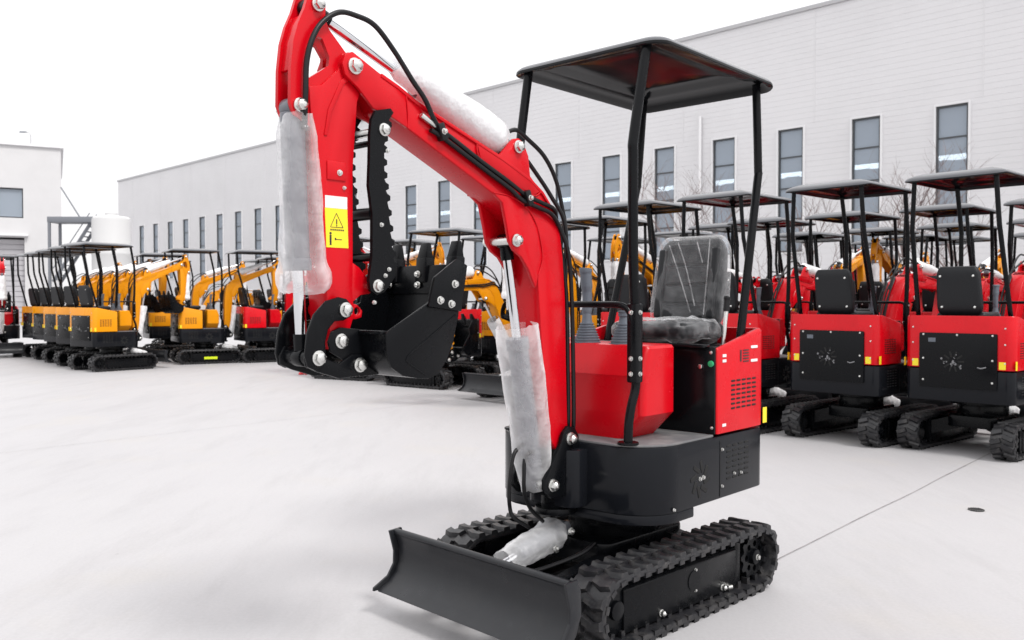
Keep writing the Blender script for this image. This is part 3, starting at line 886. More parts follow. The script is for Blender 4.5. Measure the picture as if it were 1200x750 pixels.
    if (Vector(inn[5]) - Vector((cx, cz))).length > (Vector(wr[5]) - Vector((cx, cz))).length:
        inn = [(2 * a[0] - c[0], 2 * a[1] - c[1]) for a, c in zip(wr, inn)]
    b.prism(wr + inn[::-1], -0.172, 0.172, 0)
    for s in (-1, 1):
        b.prism(wr[:-1] + [(1.097, 1.392), (1.138, 1.412), (1.232, 1.350), (1.252, 1.276)], s * 0.171, s * 0.181, 0.002)
        b.prism([(1.262, 1.262), (1.236, 1.356), (1.138, 1.418), (1.090, 1.398), (1.108, 1.30), (1.118, 1.245)], s * 0.1805, s * 0.192, 0.003)
        b.prism([(1.553, 1.155), (1.540, 1.187), (1.508, 1.199), (1.42, 1.190), (1.34, 1.06), (1.36, 1.045), (1.43, 1.043), (1.478, 1.062), (1.50, 1.10), (1.545, 1.125)], s * 0.0508, s * 0.060, 0.003)
    b.box((1.425, 0, 1.183), (0.03, 0.34, 0.012), bevel=0.003)
    b.box((1.112, 0, 1.352), (0.020, 0.35, 0.10), Matrix.Rotation(R(-7), 3, 'Y'), bevel=0.003)
    bu = b.build('bucket', BLK, **H)
    for y in (-0.15, 0.0, 0.15):
        t = MB()
        t.box((1.108, y, 1.385), (0.040, 0.052, 0.085), Matrix.Rotation(R(-4), 3, 'Y'), bevel=0.004)
        t.box((1.104, y, 1.452), (0.036, 0.048, 0.056), Matrix.Rotation(R(-4), 3, 'Y'), bevel=0.003, taper=(0.35, 0.8))
        t.build('tooth', BLK, bu)
        for z in ((1.372, 1.335) if hero else ()):
            k = MB(); k.bolt((1.131, y - 0.01, z), (1, 0, 0), 0.010, 0.009); k.build('bolt', ZINC, bu)
    if hero:
        for x, z in ((1.215, 1.282), (1.166, 1.27), (1.15, 1.335)):
            k = MB(); k.bolt((x, 0.192, z), (0, 1, 0), 0.011, 0.010); k.build('bolt', ZINC, bu)
        # weld line on the bucket side
        k = MB(); k.tube([(1.135, 0.181, 1.235), (1.25, 0.1815, 1.165), (1.345, 0.1815, 1.105), (1.33, 0.1815, 1.08), (1.27, 0.181, 1.045)], 0.0025, 6, 3); k.build('weld_bead', BLK, bu)
        # ---- thumb
        th = MB()
        for s in (-1, 1):
            rgt = []
            n = 12
            base = [(1.327, 1.845), (1.346, 1.79), (1.347, 1.69), (1.333, 1.605), (1.319, 1.486), (1.306, 1.40)]
            for i in range(n + 1):
                t = i / n * (len(base) - 1)
                k = min(int(t), len(base) - 2); f = t - k
                x = base[k][0] + (base[k + 1][0] - base[k][0]) * f; z = base[k][1] + (base[k + 1][1] - base[k][1]) * f
                rgt += [(x + 0.010, z + 0.008), (x - 0.002, z + 0.002), (x - 0.002, z - 0.012), (x + 0.010, z - 0.018)]
            poly = [(1.412, 1.80), (1.406, 1.845), (1.390, 1.876), (1.330, 1.892), (1.318, 1.880)] + rgt + [(1.312, 1.36), (1.335, 1.33), (1.358, 1.308), (1.388, 1.298), (1.412, 1.312), (1.418, 1.345), (1.405, 1.42), (1.404, 1.55), (1.418, 1.64), (1.414, 1.72)]
            th.prism(poly, s * 0.074, s * 0.088, 0.0015, seg=1)
        for z, x, r in ((1.775, 1.395, 0.010), (1.555, 1.39, 0.020), (1.42, 1.37, 0.014)):
            th.cyl((x, -0.075, z), (x, 0.075, z), r, n=14)
        tho = th.build('thumb', BLK, **H)
        for x, z in ((1.358, 1.820), (1.385, 1.327)):
            k = MB(); k.cyl((x, -0.09, z), (x, 0.09, z), 0.013, n=14); k.bolt((x, 0.089, z), (0, 1, 0), 0.017, 0.014); k.bolt((x, -0.089, z), (0, -1, 0), 0.017, 0.014)
            k.build('pin', ZINC, tho)
        for x, z in ((1.345, 1.755), (1.37, 1.52), (1.34, 1.38), (1.355, 1.36), (1.40, 1.275)):
            k = MB(); k.bolt((x, 0.089, z), (0, 1, 0), 0.006, 0.006); k.build('bolt', ZINC, tho)
    # ---- hoses
    def hose(pts, r=0.0085, sub=8):
        q = MB(); q.tube(pts, r, 10, sub); return q.build('hose', HOSE, **H)
    Y = 0.078
    hose([(1.14, Y, 1.880), (1.112, Y, 1.862), (1.02, Y, 1.822), (0.90, Y, 1.770), (0.78, Y, 1.722), (0.670, Y, 1.676), (0.58, Y, 1.655), (0.50, Y - .005, 1.636), (0.455, Y - .03, 1.590), (0.430, Y - .03, 1.50), (0.405, Y - .02, 1.30), (0.395, Y - .02, 1.00), (0.392, Y - .02, 0.80), (0.37, 0.03, 0.70)])
    hose([(1.15, Y, 1.850), (1.105, Y, 1.836), (1.00, Y, 1.792), (0.88, Y, 1.742), (0.76, Y, 1.692), (0.690, Y, 1.655), (0.60, Y, 1.635), (0.52, Y, 1.615), (0.450, Y - .01, 1.555), (0.415, Y, 1.46), (0.395, Y, 1.28), (0.385, Y, 1.00), (0.382, Y, 0.80), (0.36, 0.05, 0.70)])
    if hero:
        hose([(1.100, Y, 1.862), (1.132, Y + .002, 1.880), (1.185, Y + .01, 1.945), (1.240, Y + .01, 1.998), (1.305, Y, 2.078), (1.384, Y, 2.142), (1.450, Y - .01, 2.160), (1.514, Y - .012, 2.155), (1.572, Y - .016, 2.112), (1.606, Y - .018, 2.055), (1.624, Y - .02, 1.985), (1.628, Y - .02, 1.90), (1.628, Y - .024, 1.835), (1.622, Y - .035, 1.79)])
        for x, z in ((1.105, 1.850), (0.665, 1.665)):
            k = MB()
            k.box((x, 0.080, z), (0.03, 0.03, 0.058), Matrix.Rotation(R(24), 3, 'Y'), bevel=0.005)
            c = k.build('hose_clamp', HOSE, **H)
            k = MB(); k.bolt((x, 0.095, z), (0, 1, 0), 0.009, 0.010); k.build('bolt', ZINC, c)
        k = MB(); k.cyl((1.19, 0.074, 1.895), (1.125, 0.074, 1.866), 0.010, n=12, bevel=0.002); k.build('hose_fitting', ZINC, **H)
        hose([(0.58, 0.0, 0.73), (0.645, 0.0, 0.70), (0.668, 0.0, 0.64), (0.668, -.01, 0.56), (0.655, -0.02, 0.49), (0.60, -0.05, 0.43), (0.50, -0.06, 0.37)], 0.008)
        hose([(0.56, 0.03, 0.70), (0.618, 0.03, 0.68), (0.628, 0.03, 0.61), (0.612, 0.02, 0.53), (0.56, 0.01, 0.46), (0.48, 0.0, 0.40)], 0.008)
    hose([(0.730, 0.03, 1.905), (0.673, 0.03, 1.925), (0.60, 0.025, 1.900), (0.50, 0.02, 1.85), (0.43, 0.02, 1.77), (0.39, 0.02, 1.67), (0.375, 0.03, 1.55), (0.378, 0.03, 1.30), (0.385, 0.03, 0.95), (0.37, 0.0, 0.72)])
    hose([(0.78, -0.03, 1.90), (0.70, -0.02, 1.90), (0.60, -0.01, 1.85), (0.51, 0.0, 1.77), (0.45, 0.02, 1.69), (0.405, 0.045, 1.60), (0.388, 0.05, 1.45)])

def under_parts(root, PAINT, hero):
    for sy in (1, -1): make_track(root, sy, hero)
    b = MB()
    b.prism(rrect(-0.26, 0.30, -0.20, 0.20, 0.06), 0.20, 0.30, 0.008, axis='z')
    for sx in (-1, 1):
        for sy in (-1, 1):
            b.tube([(0.02 + sx * 0.16, sy * 0.14, 0.24), (0.02 + sx * 0.24, sy * 0.36, 0.17)], 0.055, 4, 1, flat=(0, 0, 1))
    b.cyl((0.0, 0, 0.29), (0.0, 0, 0.40), 0.20, n=40, bevel=0.01)
    b.cyl((0.0, 0, 0.395), (0.0, 0, 0.449), 0.27, n=48, bevel=0.006)
    b.build('chassis', BLK, root)
    # dozer blade
    prof = [(0.838, 0.327), (0.822, 0.29), (0.815, 0.25), (0.818, 0.21), (0.835, 0.17), (0.868, 0.135), (0.915, 0.112), (0.925, 0.104)]
    back = [(0.908, 0.098), (0.860, 0.118), (0.822, 0.155), (0.803, 0.20), (0.800, 0.25), (0.807, 0.295), (0.815, 0.327)]
    bw = 0.478
    b = MB()
    b.prism(prof + back, -bw, bw, 0.0015, seg=1)
    b.cyl((0.828, -bw, 0.330), (0.828, bw, 0.330), 0.0135, n=14)
    bl = b.build('dozer_blade', BLADE, root)
    for s in (-1, 1):
        q = MB()
        q.prism([(0.862, 0.338), (0.838, 0.25), (0.840, 0.20), (0.87, 0.155), (0.94, 0.120), (0.942, 0.106), (0.87, 0.106), (0.81, 0.15), (0.782, 0.22), (0.785, 0.30), (0.80, 0.342)], s * bw, s * (bw + 0.011), 0.002)
        q.build('end_plate', BLADE, bl)
        q = MB()
        q.tube([(0.80, s * 0.19, 0.20), (0.60, s * 0.185, 0.19), (0.26, s * 0.17, 0.23)], 0.028, 4, 1, flat=(0, 0, 1))
        q.build('push_arm', BLK, bl)
    c = cylinder_set(root, WRAP if hero else WRAPB, (0.34, 0, 0.345), (0.755, 0, 0.245), 0.05, 0.62, 0.034, 0.016,
                     [(0.05, 0.050), (0.14, 0.066), (0.3, 0.060), (0.60, 0.056), (0.80, 0.052)], 5, rough=.12)
    c.rotation_euler.z = 0
    if hero:
        k = MB(); k.bolt((0.36, 0.066, 0.345), (0, 1, 0), 0.013, 0.014); k.bolt((0.45, 0.066, 0.29), (0, 1, 0), 0.013, 0.012); k.build('bolt', ZINC, root)
        k = MB()
        k.tube([(0.3, 0.14, 0.30), (0.42, 0.16, 0.28), (0.60, 0.10, 0.245), (0.70, 0.04, 0.25)], 0.008, 8); k.build('hose', HOSE, root)

def build_excavator(paint, hero, loc, rz, dip=0.0):
    root = empty('mini_excavator', loc, rz)
    under_parts(root, paint, hero)
    house_parts(root, paint, hero, '')
    before = set(root.children)
    boom_parts(root, paint, hero)
    if dip:      # boom lowered about its foot pin
        pv = Matrix.Translation((0.424, 0, 0.735))
        M = Matrix.Rotation(HY, 4, 'Z') @ pv @ Matrix.Rotation(dip, 4, 'Y') @ pv.inverted()
        for ch in root.children:
            if ch not in before and not ch.name.startswith('swing_bracket'): ch.matrix_basis = M
    return root

def heading(dx, dy):
    return math.atan2(dy, dx)

# ------------------------------------------------------------------ ground
def ground_material():
    m = bpy.data.materials.new('pale_concrete')
    m.use_nodes = True
    n = m.node_tree
    p = n.nodes['Principled BSDF']
    tc = n.nodes.new('ShaderNodeTexCoord')
    def nz(scale, det, rough, vec=None):
        t = n.nodes.new('ShaderNodeTexNoise')
        t.inputs['Scale'].default_value = scale; t.inputs['Detail'].default_value = det; t.inputs['Roughness'].default_value = rough
        n.links.new(vec if vec else tc.outputs['Object'], t.inputs['Vector'])
        return t
    def ramp(src, a, b, lo, hi):
        r = n.nodes.new('ShaderNodeMapRange')
        r.inputs[1].default_value = a; r.inputs[2].default_value = b; r.inputs[3].default_value = lo; r.inputs[4].default_value = hi
        n.links.new(src.outputs[0], r.inputs[0]); return r
    mp = n.nodes.new('ShaderNodeMapping')
    mp.inputs['Rotation'].default_value = (0, 0, R(40)); mp.inputs['Scale'].default_value = (1, 0.22, 1)
    n.links.new(tc.outputs['Object'], mp.inputs[0])
    n1 = nz(0.35, 6, 0.6); n2 = nz(2.2, 8, 0.7, mp.outputs[0]); n3 = nz(60, 4, 0.6); n4 = nz(0.9, 5, 0.6)
    a = n.nodes.new('ShaderNodeMix'); a.data_type = 'RGBA'
    a.inputs[6].default_value = (0.405, 0.398, 0.404, 1); a.inputs[7].default_value = (0.378, 0.371, 0.379, 1)
    n.links.new(ramp(n1, 0.35, 0.7, 0, 1).outputs[0], a.inputs[0])
    b = n.nodes.new('ShaderNodeMix'); b.data_type = 'RGBA'
    b.inputs[7].default_value = (0.315, 0.305, 0.309, 1)
    n.links.new(a.outputs[2], b.inputs[6]); n.links.new(ramp(n2, 0.50, 0.80, 0, 0.65).outputs[0], b.inputs[0])
    d = n.nodes.new('ShaderNodeMix'); d.data_type = 'RGBA'
    d.inputs[7].default_value = (0.415, 0.392, 0.36, 1)
    n.links.new(b.outputs[2], d.inputs[6]); n.links.new(ramp(n4, 0.56, 0.75, 0, 0.45).outputs[0], d.inputs[0])
    e = n.nodes.new('ShaderNodeMix'); e.data_type = 'RGBA'; e.blend_type = 'MULTIPLY'
    e.inputs[0].default_value = 1.0
    n.links.new(d.outputs[2], e.inputs[6])
    cr = ramp(n3, 0.3, 0.7, 0.95, 1.03)
    n.links.new(cr.outputs[0], e.inputs[7])
    vo = n.nodes.new('ShaderNodeTexVoronoi'); vo.inputs['Scale'].default_value = 1.7
    n.links.new(tc.outputs['Object'], vo.inputs['Vector'])
    sc_ = n.nodes.new('ShaderNodeSeparateColor'); n.links.new(vo.outputs['Color'], sc_.inputs[0])
    rad = n.nodes.new('ShaderNodeMath'); rad.operation = 'MULTIPLY'; rad.inputs[1].default_value = 0.030
    n.links.new(sc_.outputs[0], rad.inputs[0])
    lt = n.nodes.new('ShaderNodeMath'); lt.operation = 'LESS_THAN'
    n.links.new(vo.outputs['Distance'], lt.inputs[0]); n.links.new(rad.outputs[0], lt.inputs[1])
    am = n.nodes.new('ShaderNodeMath'); am.operation = 'MULTIPLY'; n.links.new(lt.outputs[0], am.inputs[0]); n.links.new(sc_.outputs[1], am.inputs[1])
    am2 = n.nodes.new('ShaderNodeMath'); am2.operation = 'MULTIPLY'; am2.inputs[1].default_value = 0.55; n.links.new(am.outputs[0], am2.inputs[0])
    sp = n.nodes.new('ShaderNodeMix'); sp.data_type = 'RGBA'; sp.inputs[7].default_value = (0.14, 0.13, 0.13, 1)
    n.links.new(am2.outputs[0], sp.inputs[0]); n.links.new(e.outputs[2], sp.inputs[6])
    n.links.new(sp.outputs[2], p.inputs['Base Color'])
    p.inputs['Roughness'].default_value = 0.62
    n.links.new(ramp(n2, 0.3, 0.7, 0.5, 0.75).outputs[0], p.inputs['Roughness'])
    bp = n.nodes.new('ShaderNodeBump'); bp.inputs['Strength'].default_value = 0.12; bp.inputs['Distance'].default_value = 0.004
    n.links.new(n3.outputs[0], bp.inputs['Height']); n.links.new(bp.outputs[0], p.inputs['Normal'])
    return m
g = MB()
t = bmesh.new()
vs = [t.verts.new(p) for p in ((-900, -200, 0), (900, -200, 0), (900, 1200, 0), (-900, 1200, 0))]
t.faces.new(vs)
g.merge(t)
ground = tag(g.build('ground', ground_material()), kind='structure')
JNT = mat('joint_filler', (0.27, 0.255, 0.255), 0.9, var=0.5, vscale=5)
FLAT = mat('dark_stain', (0.10, 0.095, 0.095), 0.7, var=0.4, vscale=20)
def strip(name, p, q, wd, z, m, parent, wob=0.0, seg=40):
    p, q = Vector((*p, z)), Vector((*q, z))
    d = (q - p).normalized(); u = Vector((-d.y, d.x, 0)) * wd / 2
    b = MB(); t = bmesh.new()
    pr = None
    for i in range(seg + 1):
        c = p + (q - p) * i / seg + u.normalized() * wob * noise.noise(Vector((i * .35, wd * 50, 0)))
        ww = 1 + 0.5 * noise.noise(Vector((i * .9, 3.3, wd)))
        a, bb = t.verts.new(c - u * ww), t.verts.new(c + u * ww)
        if pr: t.faces.new((pr[0], a, bb, pr[1]))
        pr = (a, bb)
    b.merge(t)
    return b.build(name, m, parent)
jd = Vector((3.711 - 1.369, 6.997 - 4.368)).normalized()
jp = Vector((1.369, 4.368))
jn = Vector((-jd.y, jd.x))
strip('expansion_joint', jp - jd * 9, jp + jd * 30, 0.006, 0.004, JNT, ground, 0.01, 160)
strip('expansion_joint', jp + jn * 6.2 - jd * 9, jp + jn * 6.2 + jd * 30, 0.004, 0.004, JNT, ground, 0.01, 160)

dr = MB()
cyc = [(2.839 + 0.046 * math.cos(a * math.pi / 12), 5.336 + 0.046 * math.sin(a * math.pi / 12)) for a in range(24)]
dr.prism(cyc, 0.001, 0.007, 0.001, axis='z')
dd = dr.build('floor_drain', mat('drain_iron', (0.05, 0.05, 0.05), 0.6))
dr = MB()
for i in range(5): dr.box((2.839 - 0.03 + 0.015 * i, 5.336, 0.0075), (0.005, 0.07, 0.002))
dr.build('drain_slot', DARK, dd)
tag(dd, 'small round dark drain cap in the pavement at far right', 'drain')
for x, y in ((-3.663, 15.215), (-2.732, 14.224)):
    c = MB(); c.cyl((x, y, 0.001), (x, y, 0.05), 0.05, 0.035, n=14, bevel=0.01); c.cyl((x + 0.09, y - 0.02, 0.001), (x + 0.09, y - 0.02, 0.035), 0.03, n=12, bevel=0.008)
    o = c.build('plastic_cap', CAPR)
    tag(o, 'tiny red plastic cap lying on the pavement below the ' + ('left end of the bucket links' if x < -3 else 'bucket hinge'), 'cap')

# ------------------------------------------------------------------ warehouse
WP0 = Vector((-35.2, 78.6, 0)); WD = Vector((0.705, -0.709, 0)).normalized(); WN = Vector((0.709, 0.705, 0)).normalized()   # WN points away from camera, into the building
def wp(s, dpt, z): return WP0 + WD * s + WN * dpt + Vector((0, 0, z))
SID = mat('grey_white_siding', (0.655, 0.65, 0.662), 0.5, var=0.06, vscale=0.25)
TRIM = mat('white_trim', (0.70, 0.70, 0.71), 0.45)
FRM = mat('dark_window_frame', (0.05, 0.055, 0.06), 0.4)
def glass_mat():
    m = bpy.data.materials.new('window_glass'); m.use_nodes = True
    n = m.node_tree; p = n.nodes['Principled BSDF']
    p.inputs['Base Color'].default_value = (0.40, 0.45, 0.51, 1); p.inputs['Roughness'].default_value = 0.06
    tr = n.nodes.new('ShaderNodeBsdfTransparent'); tr.inputs[0].default_value = (0.75, 0.82, 0.88, 1)
    mx = n.nodes.new('ShaderNodeMixShader'); mx.inputs[0].default_value = 0.62
    n.links.new(tr.outputs[0], mx.inputs[1]); n.links.new(p.outputs[0], mx.inputs[2]); n.links.new(mx.outputs[0], n.nodes['Material Output'].inputs[0])
    return m
GLS = glass_mat()
wh = empty('warehouse', WP0)
tag(wh, 'long pale grey warehouse with tall narrow windows across the background', 'warehouse')
INV = Matrix.Translation(WP0).inverted()
def wbuild(b, name, m, parent=wh, smooth=20):
    bmesh.ops.transform(b.bm, matrix=INV, verts=b.bm.verts)
    return b.build(name, m, parent, smooth)
S0, S1, WZ = 0.0, 101.0, 11.95
wins = [69.8 - 2.83 * k for k in range(24)] + [69.8 + 2.83 * k for k in range(1, 10)]
wins = sorted(x for x in wins if x > 1.5)
WB, WT = 3.1, 7.68
def siding(b, s0, s1, z0, z1):
    """horizontal ribbed sheet: real steps, 0.2 m module"""
    t = bmesh.new()
    z = z0
    prof = []
    mod = 0.20
    k = math.floor(z0 / mod)
    while True:
        for dz, dp in ((0.0, 0.0), (0.182, 0.0), (0.185, 0.006), (0.196, 0.006)):
            zz = k * mod + dz
            if z0 - 1e-6 <= zz <= z1 + 1e-6: prof.append((zz, dp))
        k += 1
        if k * mod > z1: break
    if not prof or prof[0][0] > z0 + 1e-4: prof.insert(0, (z0, 0.0))
    if prof[-1][0] < z1 - 1e-4: prof.append((z1, 0.0))
    pr = None
    for zz, dp in prof:
        a, c = t.verts.new(wp(s0, dp, zz)), t.verts.new(wp(s1, dp, zz))
        if pr: t.faces.new((pr[0], pr[1], c, a))
        pr = (a, c)
    b.merge(t)
b = MB()
siding(b, S0, S1, 0.0, WB)
siding(b, S0, S1, WT, WZ)
e0 = S0
for x in wins + [None]:
    e1 = S1 if x is None else x
    siding(b, e0, e1, WB, WT)
    if x is not None: e0 = x + 1.0
# end walls, back and roof
t = bmesh.new()
for q in ([(S0, 0), (S0, 26)], [(S1, 0), (S1, 26)], [(S0, 26), (S1, 26)]):
    v = [t.verts.new(wp(*q[0], 0)), t.verts.new(wp(*q[1], 0)), t.verts.new(wp(*q[1], WZ)), t.verts.new(wp(*q[0], WZ))]
    t.faces.new(v)
v = [t.verts.new(wp(s, d, WZ - 0.3)) for s, d in ((S0, 0), (S1, 0), (S1, 26), (S0, 26))]
t.faces.new(v)
v = [t.verts.new(wp(s, d, 0.05)) for s, d in ((S0, 0), (S1, 0), (S1, 26), (S0, 26))]
t.faces.new(v)
b.merge(t)
wbuild(b, 'wall', SID)
ROTW = Matrix.Rotation(math.atan2(WD.y, WD.x), 3, 'Z')
for k in range(17):
    b = MB(); b.box(wp(2.9 + 5.66 * k + 0.4, -0.004, (WZ + WT) / 2 + 0.05), (0.03, 0.012, WZ - WT - 0.12), ROTW); wbuild(b, 'sheet_joint', MATS['grey_white_siding'])
b = MB()
b.box(wp((S0 + S1) / 2, 0.1, WZ + 0.03), (S1 - S0 + 0.2, 0.34, 0.16), ROTW, bevel=0.02)
wbuild(b, 'roof_coping', mat('coping_grey', (0.42, 0.42, 0.43), 0.5))
# interior: hall with hung lamps
b = MB()
b.box(wp((S0 + S1) / 2, 9.0, 5.0), (S1 - S0 - 1, 0.2, 9.8), ROTW)
b.box(wp((S0 + S1) / 2, 4.6, 10.4), (S1 - S0 - 1, 8.6, 0.2), ROTW)
wbuild(b, 'inner_hall', mat('hall_grey', (0.35, 0.36, 0.38), 0.8))
LMP = bpy.data.materials.new('tube_lamp'); LMP.use_nodes = True
_p = LMP.node_tree.nodes['Principled BSDF']; _p.inputs['Emission Color'].default_value = (1, 0.99, 0.96, 1); _p.inputs['Emission Strength'].default_value = 5.0
for k in range(18):
    s = 40 + 2.83 * k
    for dpt, z in ((1.1, 6.15), (2.3, 6.30)):
        b = MB(); b.box(wp(s + 0.2 + dpt * 0.9, dpt, z), (2.2, 0.16, 0.15), ROTW, bevel=0.02)
        wbuild(b, 'tube_lamp', LMP)
for i, x in enumerate(wins):
    fr = MB()
    D0 = 0.05
    for s in (x + 0.03, x + 0.97):
        fr.box(wp(s, D0, (WB + WT) / 2), (0.06, 0.10, WT - WB), ROTW)
    for z in (WB + 0.03, WT - 0.03):
        fr.box(wp(x + 0.5, D0, z), (0.88, 0.098, 0.06), ROTW)
    wo = wbuild(fr, 'window', FRM)
    gb = MB(); gb.box(wp(x + 0.5, 0.07, (WB + WT) / 2), (0.88, 0.012, WT - WB - 0.12), ROTW)
    wbuild(gb, 'pane', GLS, wo)
    for z in (WT - 1.05, WT - 2.2, WT - 3.35):
        fr = MB(); fr.box(wp(x + 0.5, 0.055, z), (0.88, 0.05, 0.05), ROTW); wbuild(fr, 'mullion', FRM, wo)
    tr = MB()
    for s in (x - 0.03, x + 1.03):
        tr.box(wp(s, -0.02, (WB + WT) / 2), (0.06, 0.08, WT - WB + 0.12), ROTW)
    for z in (WB - 0.03, WT + 0.03):
        tr.box(wp(x + 0.5, -0.02, z), (0.998, 0.078, 0.058), ROTW)
    wbuild(tr, 'surround', TRIM, wo)
for s in (60.75, 32.4, 86.2):
    b = MB(); b.cyl(wp(s, -0.10, 0.0), wp(s, -0.10, 8.7), 0.06, n=14)
    wbuild(b, 'downpipe', TRIM)

# ------------------------------------------------------------------ left building, stair, tank, pole
lb = empty('office_building', (-30, 49, 0))
tag(lb, 'flat-roofed white building with roller door at the left edge', 'building')
LR = R(27.5)
PLW = mat('white_render', (0.57, 0.565, 0.57), 0.7, var=0.05, vscale=0.8)
def lbuild(b, name, m, parent=lb):
    o = b.build(name, m, parent, 20); return o
# local frame: x along facade (right end at 4.3), y into the building; front at y=0
LX = 4.35
b = MB()
b.box((LX - 15, 7.0, 8.9), (30, 14, 2.4)); b.box((LX - 15, 7.0, 5.45), (30, 14, 1.10))
b.box((LX - 0.97, 7.0, 6.85), (1.94, 14, 1.7)); b.box((LX - 16.65, 7.0, 6.85), (26.7, 14, 1.7))
b.box((LX - 0.95, 7.0, 2.45), (1.90, 14, 4.9)); b.box((LX - 16.9, 7.0, 2.45), (26.2, 14, 4.9))
b.box((LX - 3.0, 8.0, 3.8), (2.2, 12, 7.6))
lbuild(b, 'wall', PLW)
b = MB(); b.box((LX - 15, 7, 10.16), (30.3, 14.3, 0.12), bevel=0.02); lbuild(b, 'parapet_cap', TRIM)
b = MB(); b.box((LX - 2.9, -0.12, 5.02), (2.4, 0.3, 0.12), bevel=0.02); lbuild(b, 'door_canopy', TRIM)
dm = mat('roller_door_grey', (0.44, 0.43, 0.45), 0.5)
dob = MB(); dob.box((LX - 2.85, 0.5, 2.4), (1.9, 0.06, 4.8)); dro = lbuild(dob, 'roller_door', dm)
for i in range(16):
    q = MB(); q.box((LX - 2.85, 0.455, 0.16 + 0.3 * i), (1.88, 0.05, 0.27), bevel=0.02, seg=1); q.build('door_slat', dm, dro)
q = MB(); q.box((LX - 2.62, 0.25, 6.85), (1.36, 0.06, 1.7)); fr_ = lbuild(q, 'window', FRM)
q = MB(); q.box((LX - 2.62, 0.20, 6.85), (1.24, 0.02, 1.55)); q.build('pane', GLS, fr_)
lb.rotation_euler.z = LR

st = empty('steel_stair', (-23.2, 46, 0))
tag(st, 'dark steel outdoor stair with landing beside the white tank', 'stair')
SM = mat('stair_steel', (0.16, 0.17, 0.19), 0.5)
b = MB(); b.box((0.1, 0.6, 5.55), (2.5, 1.2, 0.30), bevel=0.02); b.build('landing', SM, st)
for x in (-1.05, 1.25):
    for y in (0.05, 1.15):
        b = MB(); b.box((x, y, 2.7), (0.12, 0.12, 5.4)); b.build('stair_leg', SM, st)
for y in (0.2, 1.0):
    b = MB(); b.tube([(-0.95, y, 2.3), (1.1, y, 5.45)], 0.07, 4, 1); b.build('stringer', SM, st)
    b = MB(); b.tube([(-0.95, y, 3.0), (1.0, y, 5.9)], 0.025, 8, 1); b.build('handrail', SM, st)
for i in range(12):
    b = MB(); b.box((-0.90 + 0.165 * i, 0.6, 2.4 + 0.254 * i), (0.2, 0.8, 0.04)); b.build('tread', SM, st)
b = MB(); b.tube([(0.3, 0.6, 5.7), (-0.7, 0.6, 7.3)], 0.04, 6, 1); b.build('jib', SM, st)

b = MB()
n = 40
b.rings([[(r * math.cos(2 * math.pi * k / n), r * math.sin(2 * math.pi * k / n), z) for k in range(n)] for z, r in ((0, .90), (0.1, .94), (1.6, .94), (1.65, .96), (1.75, .96), (1.8, .94), (3.6, .94), (3.65, .96), (3.75, .96), (3.8, .94), (5.35, .94), (5.5, .91), (5.6, .82), (5.66, .4), (5.68, .3), (5.78, .3), (5.8, .1))])
tk = b.build('storage_tank', mat('white_poly', (0.55, 0.55, 0.55), 0.45), None, 30)
tk.location = (-20.6, 45.2, 0)
tag(tk, 'tall white cylindrical storage tank behind the yellow excavators', 'tank')
b = MB()
b.cyl((0, 0, 0), (0, 0, 12.6), 0.10, 0.05, n=12)
pole = b.build('lamp_post', mat('pole_grey', (0.45, 0.45, 0.46), 0.5))
q = MB(); q.tube([(0, 0, 12.5), (-0.1, 0, 12.75), (-0.35, 0, 12.8)], 0.03, 8); q.build('lamp_arm', MATS['pole_grey'], pole)
q = MB(); q.box((-0.5, 0, 12.79), (0.5, 0.2, 0.10), bevel=0.03, taper=(0.8, 0.7)); q.build('lamp_head', SM, pole)
pole.location = (-32.8, 60, 0)
tag(pole, 'thin street lamp post rising behind the left building', 'lamp post')

# ------------------------------------------------------------------ bare trees by the warehouse
TW = mat('bare_bark', (0.20, 0.155, 0.15), 0.85, var=0.3, vscale=8)
def bare_tree(loc, h, seed, label):
    rnd = random.Random(seed)
    root = empty('bare_tree', loc)
    tag(root, label, 'tree', 'bare trees along the warehouse')
    tk_ = MB(); br_ = MB()
    def grow(p, d, ln, r, lev):
        pts = [p]
        q = p.copy(); dd_ = d.copy()
        for k in range(4):
            dd_ = (dd_ + Vector((rnd.uniform(-1, 1), rnd.uniform(-1, 1), rnd.uniform(-.2, .6))) * 0.16).normalized()
            q = q + dd_ * ln / 4; pts.append(q.copy())
        (tk_ if lev == 0 else br_).tube(pts, [r * (1 - 0.16 * k) for k in range(5)], 5 if lev < 2 else 3, 1)
        if lev < 4:
            for k in range((6, 5, 4, 3)[lev]):
                i = rnd.randint(1, 4)
                a = rnd.uniform(0, 6.28)
                nd = (dd_ * 0.75 + Vector((math.cos(a), math.sin(a), 0.35)) * 0.75).normalized()
                grow(pts[i], nd, ln * rnd.uniform(0.5, 0.7), r * 0.5, lev + 1)
    grow(Vector((0, 0, 0)), Vector((0, 0, 1)), h * 0.5, 0.05, 0)
    tk_.build('trunk', TW, root); br_.build('crown', TW, root)
TREES = [((4.7, 26.2), 5.6, 'bare winter tree seen just left of the seat back'), ((5.45, 25.4), 5.4, 'bare winter tree seen behind the hero seat back'), ((9.9, 21.9), 5.3, 'bare winter tree between the two rear-facing red excavators'),
         ((10.8, 21.6), 4.9, 'bare winter tree right of the second window gap'), ((8.0, 24.2), 5.0, 'bare winter tree behind the left rear-facing red excavator')]
for i, ((x, y), h, lab) in enumerate(TREES):
    bare_tree((x, y, 0), h, 30 + i, lab)

# ------------------------------------------------------------------ excavators
hero = build_excavator(RED, True, (0.4476, 3.8405, 0), -(math.pi / 2 + 0.7912))
tag(hero, 'large red mini excavator with black canopy and serrated thumb in the foreground', 'excavator')

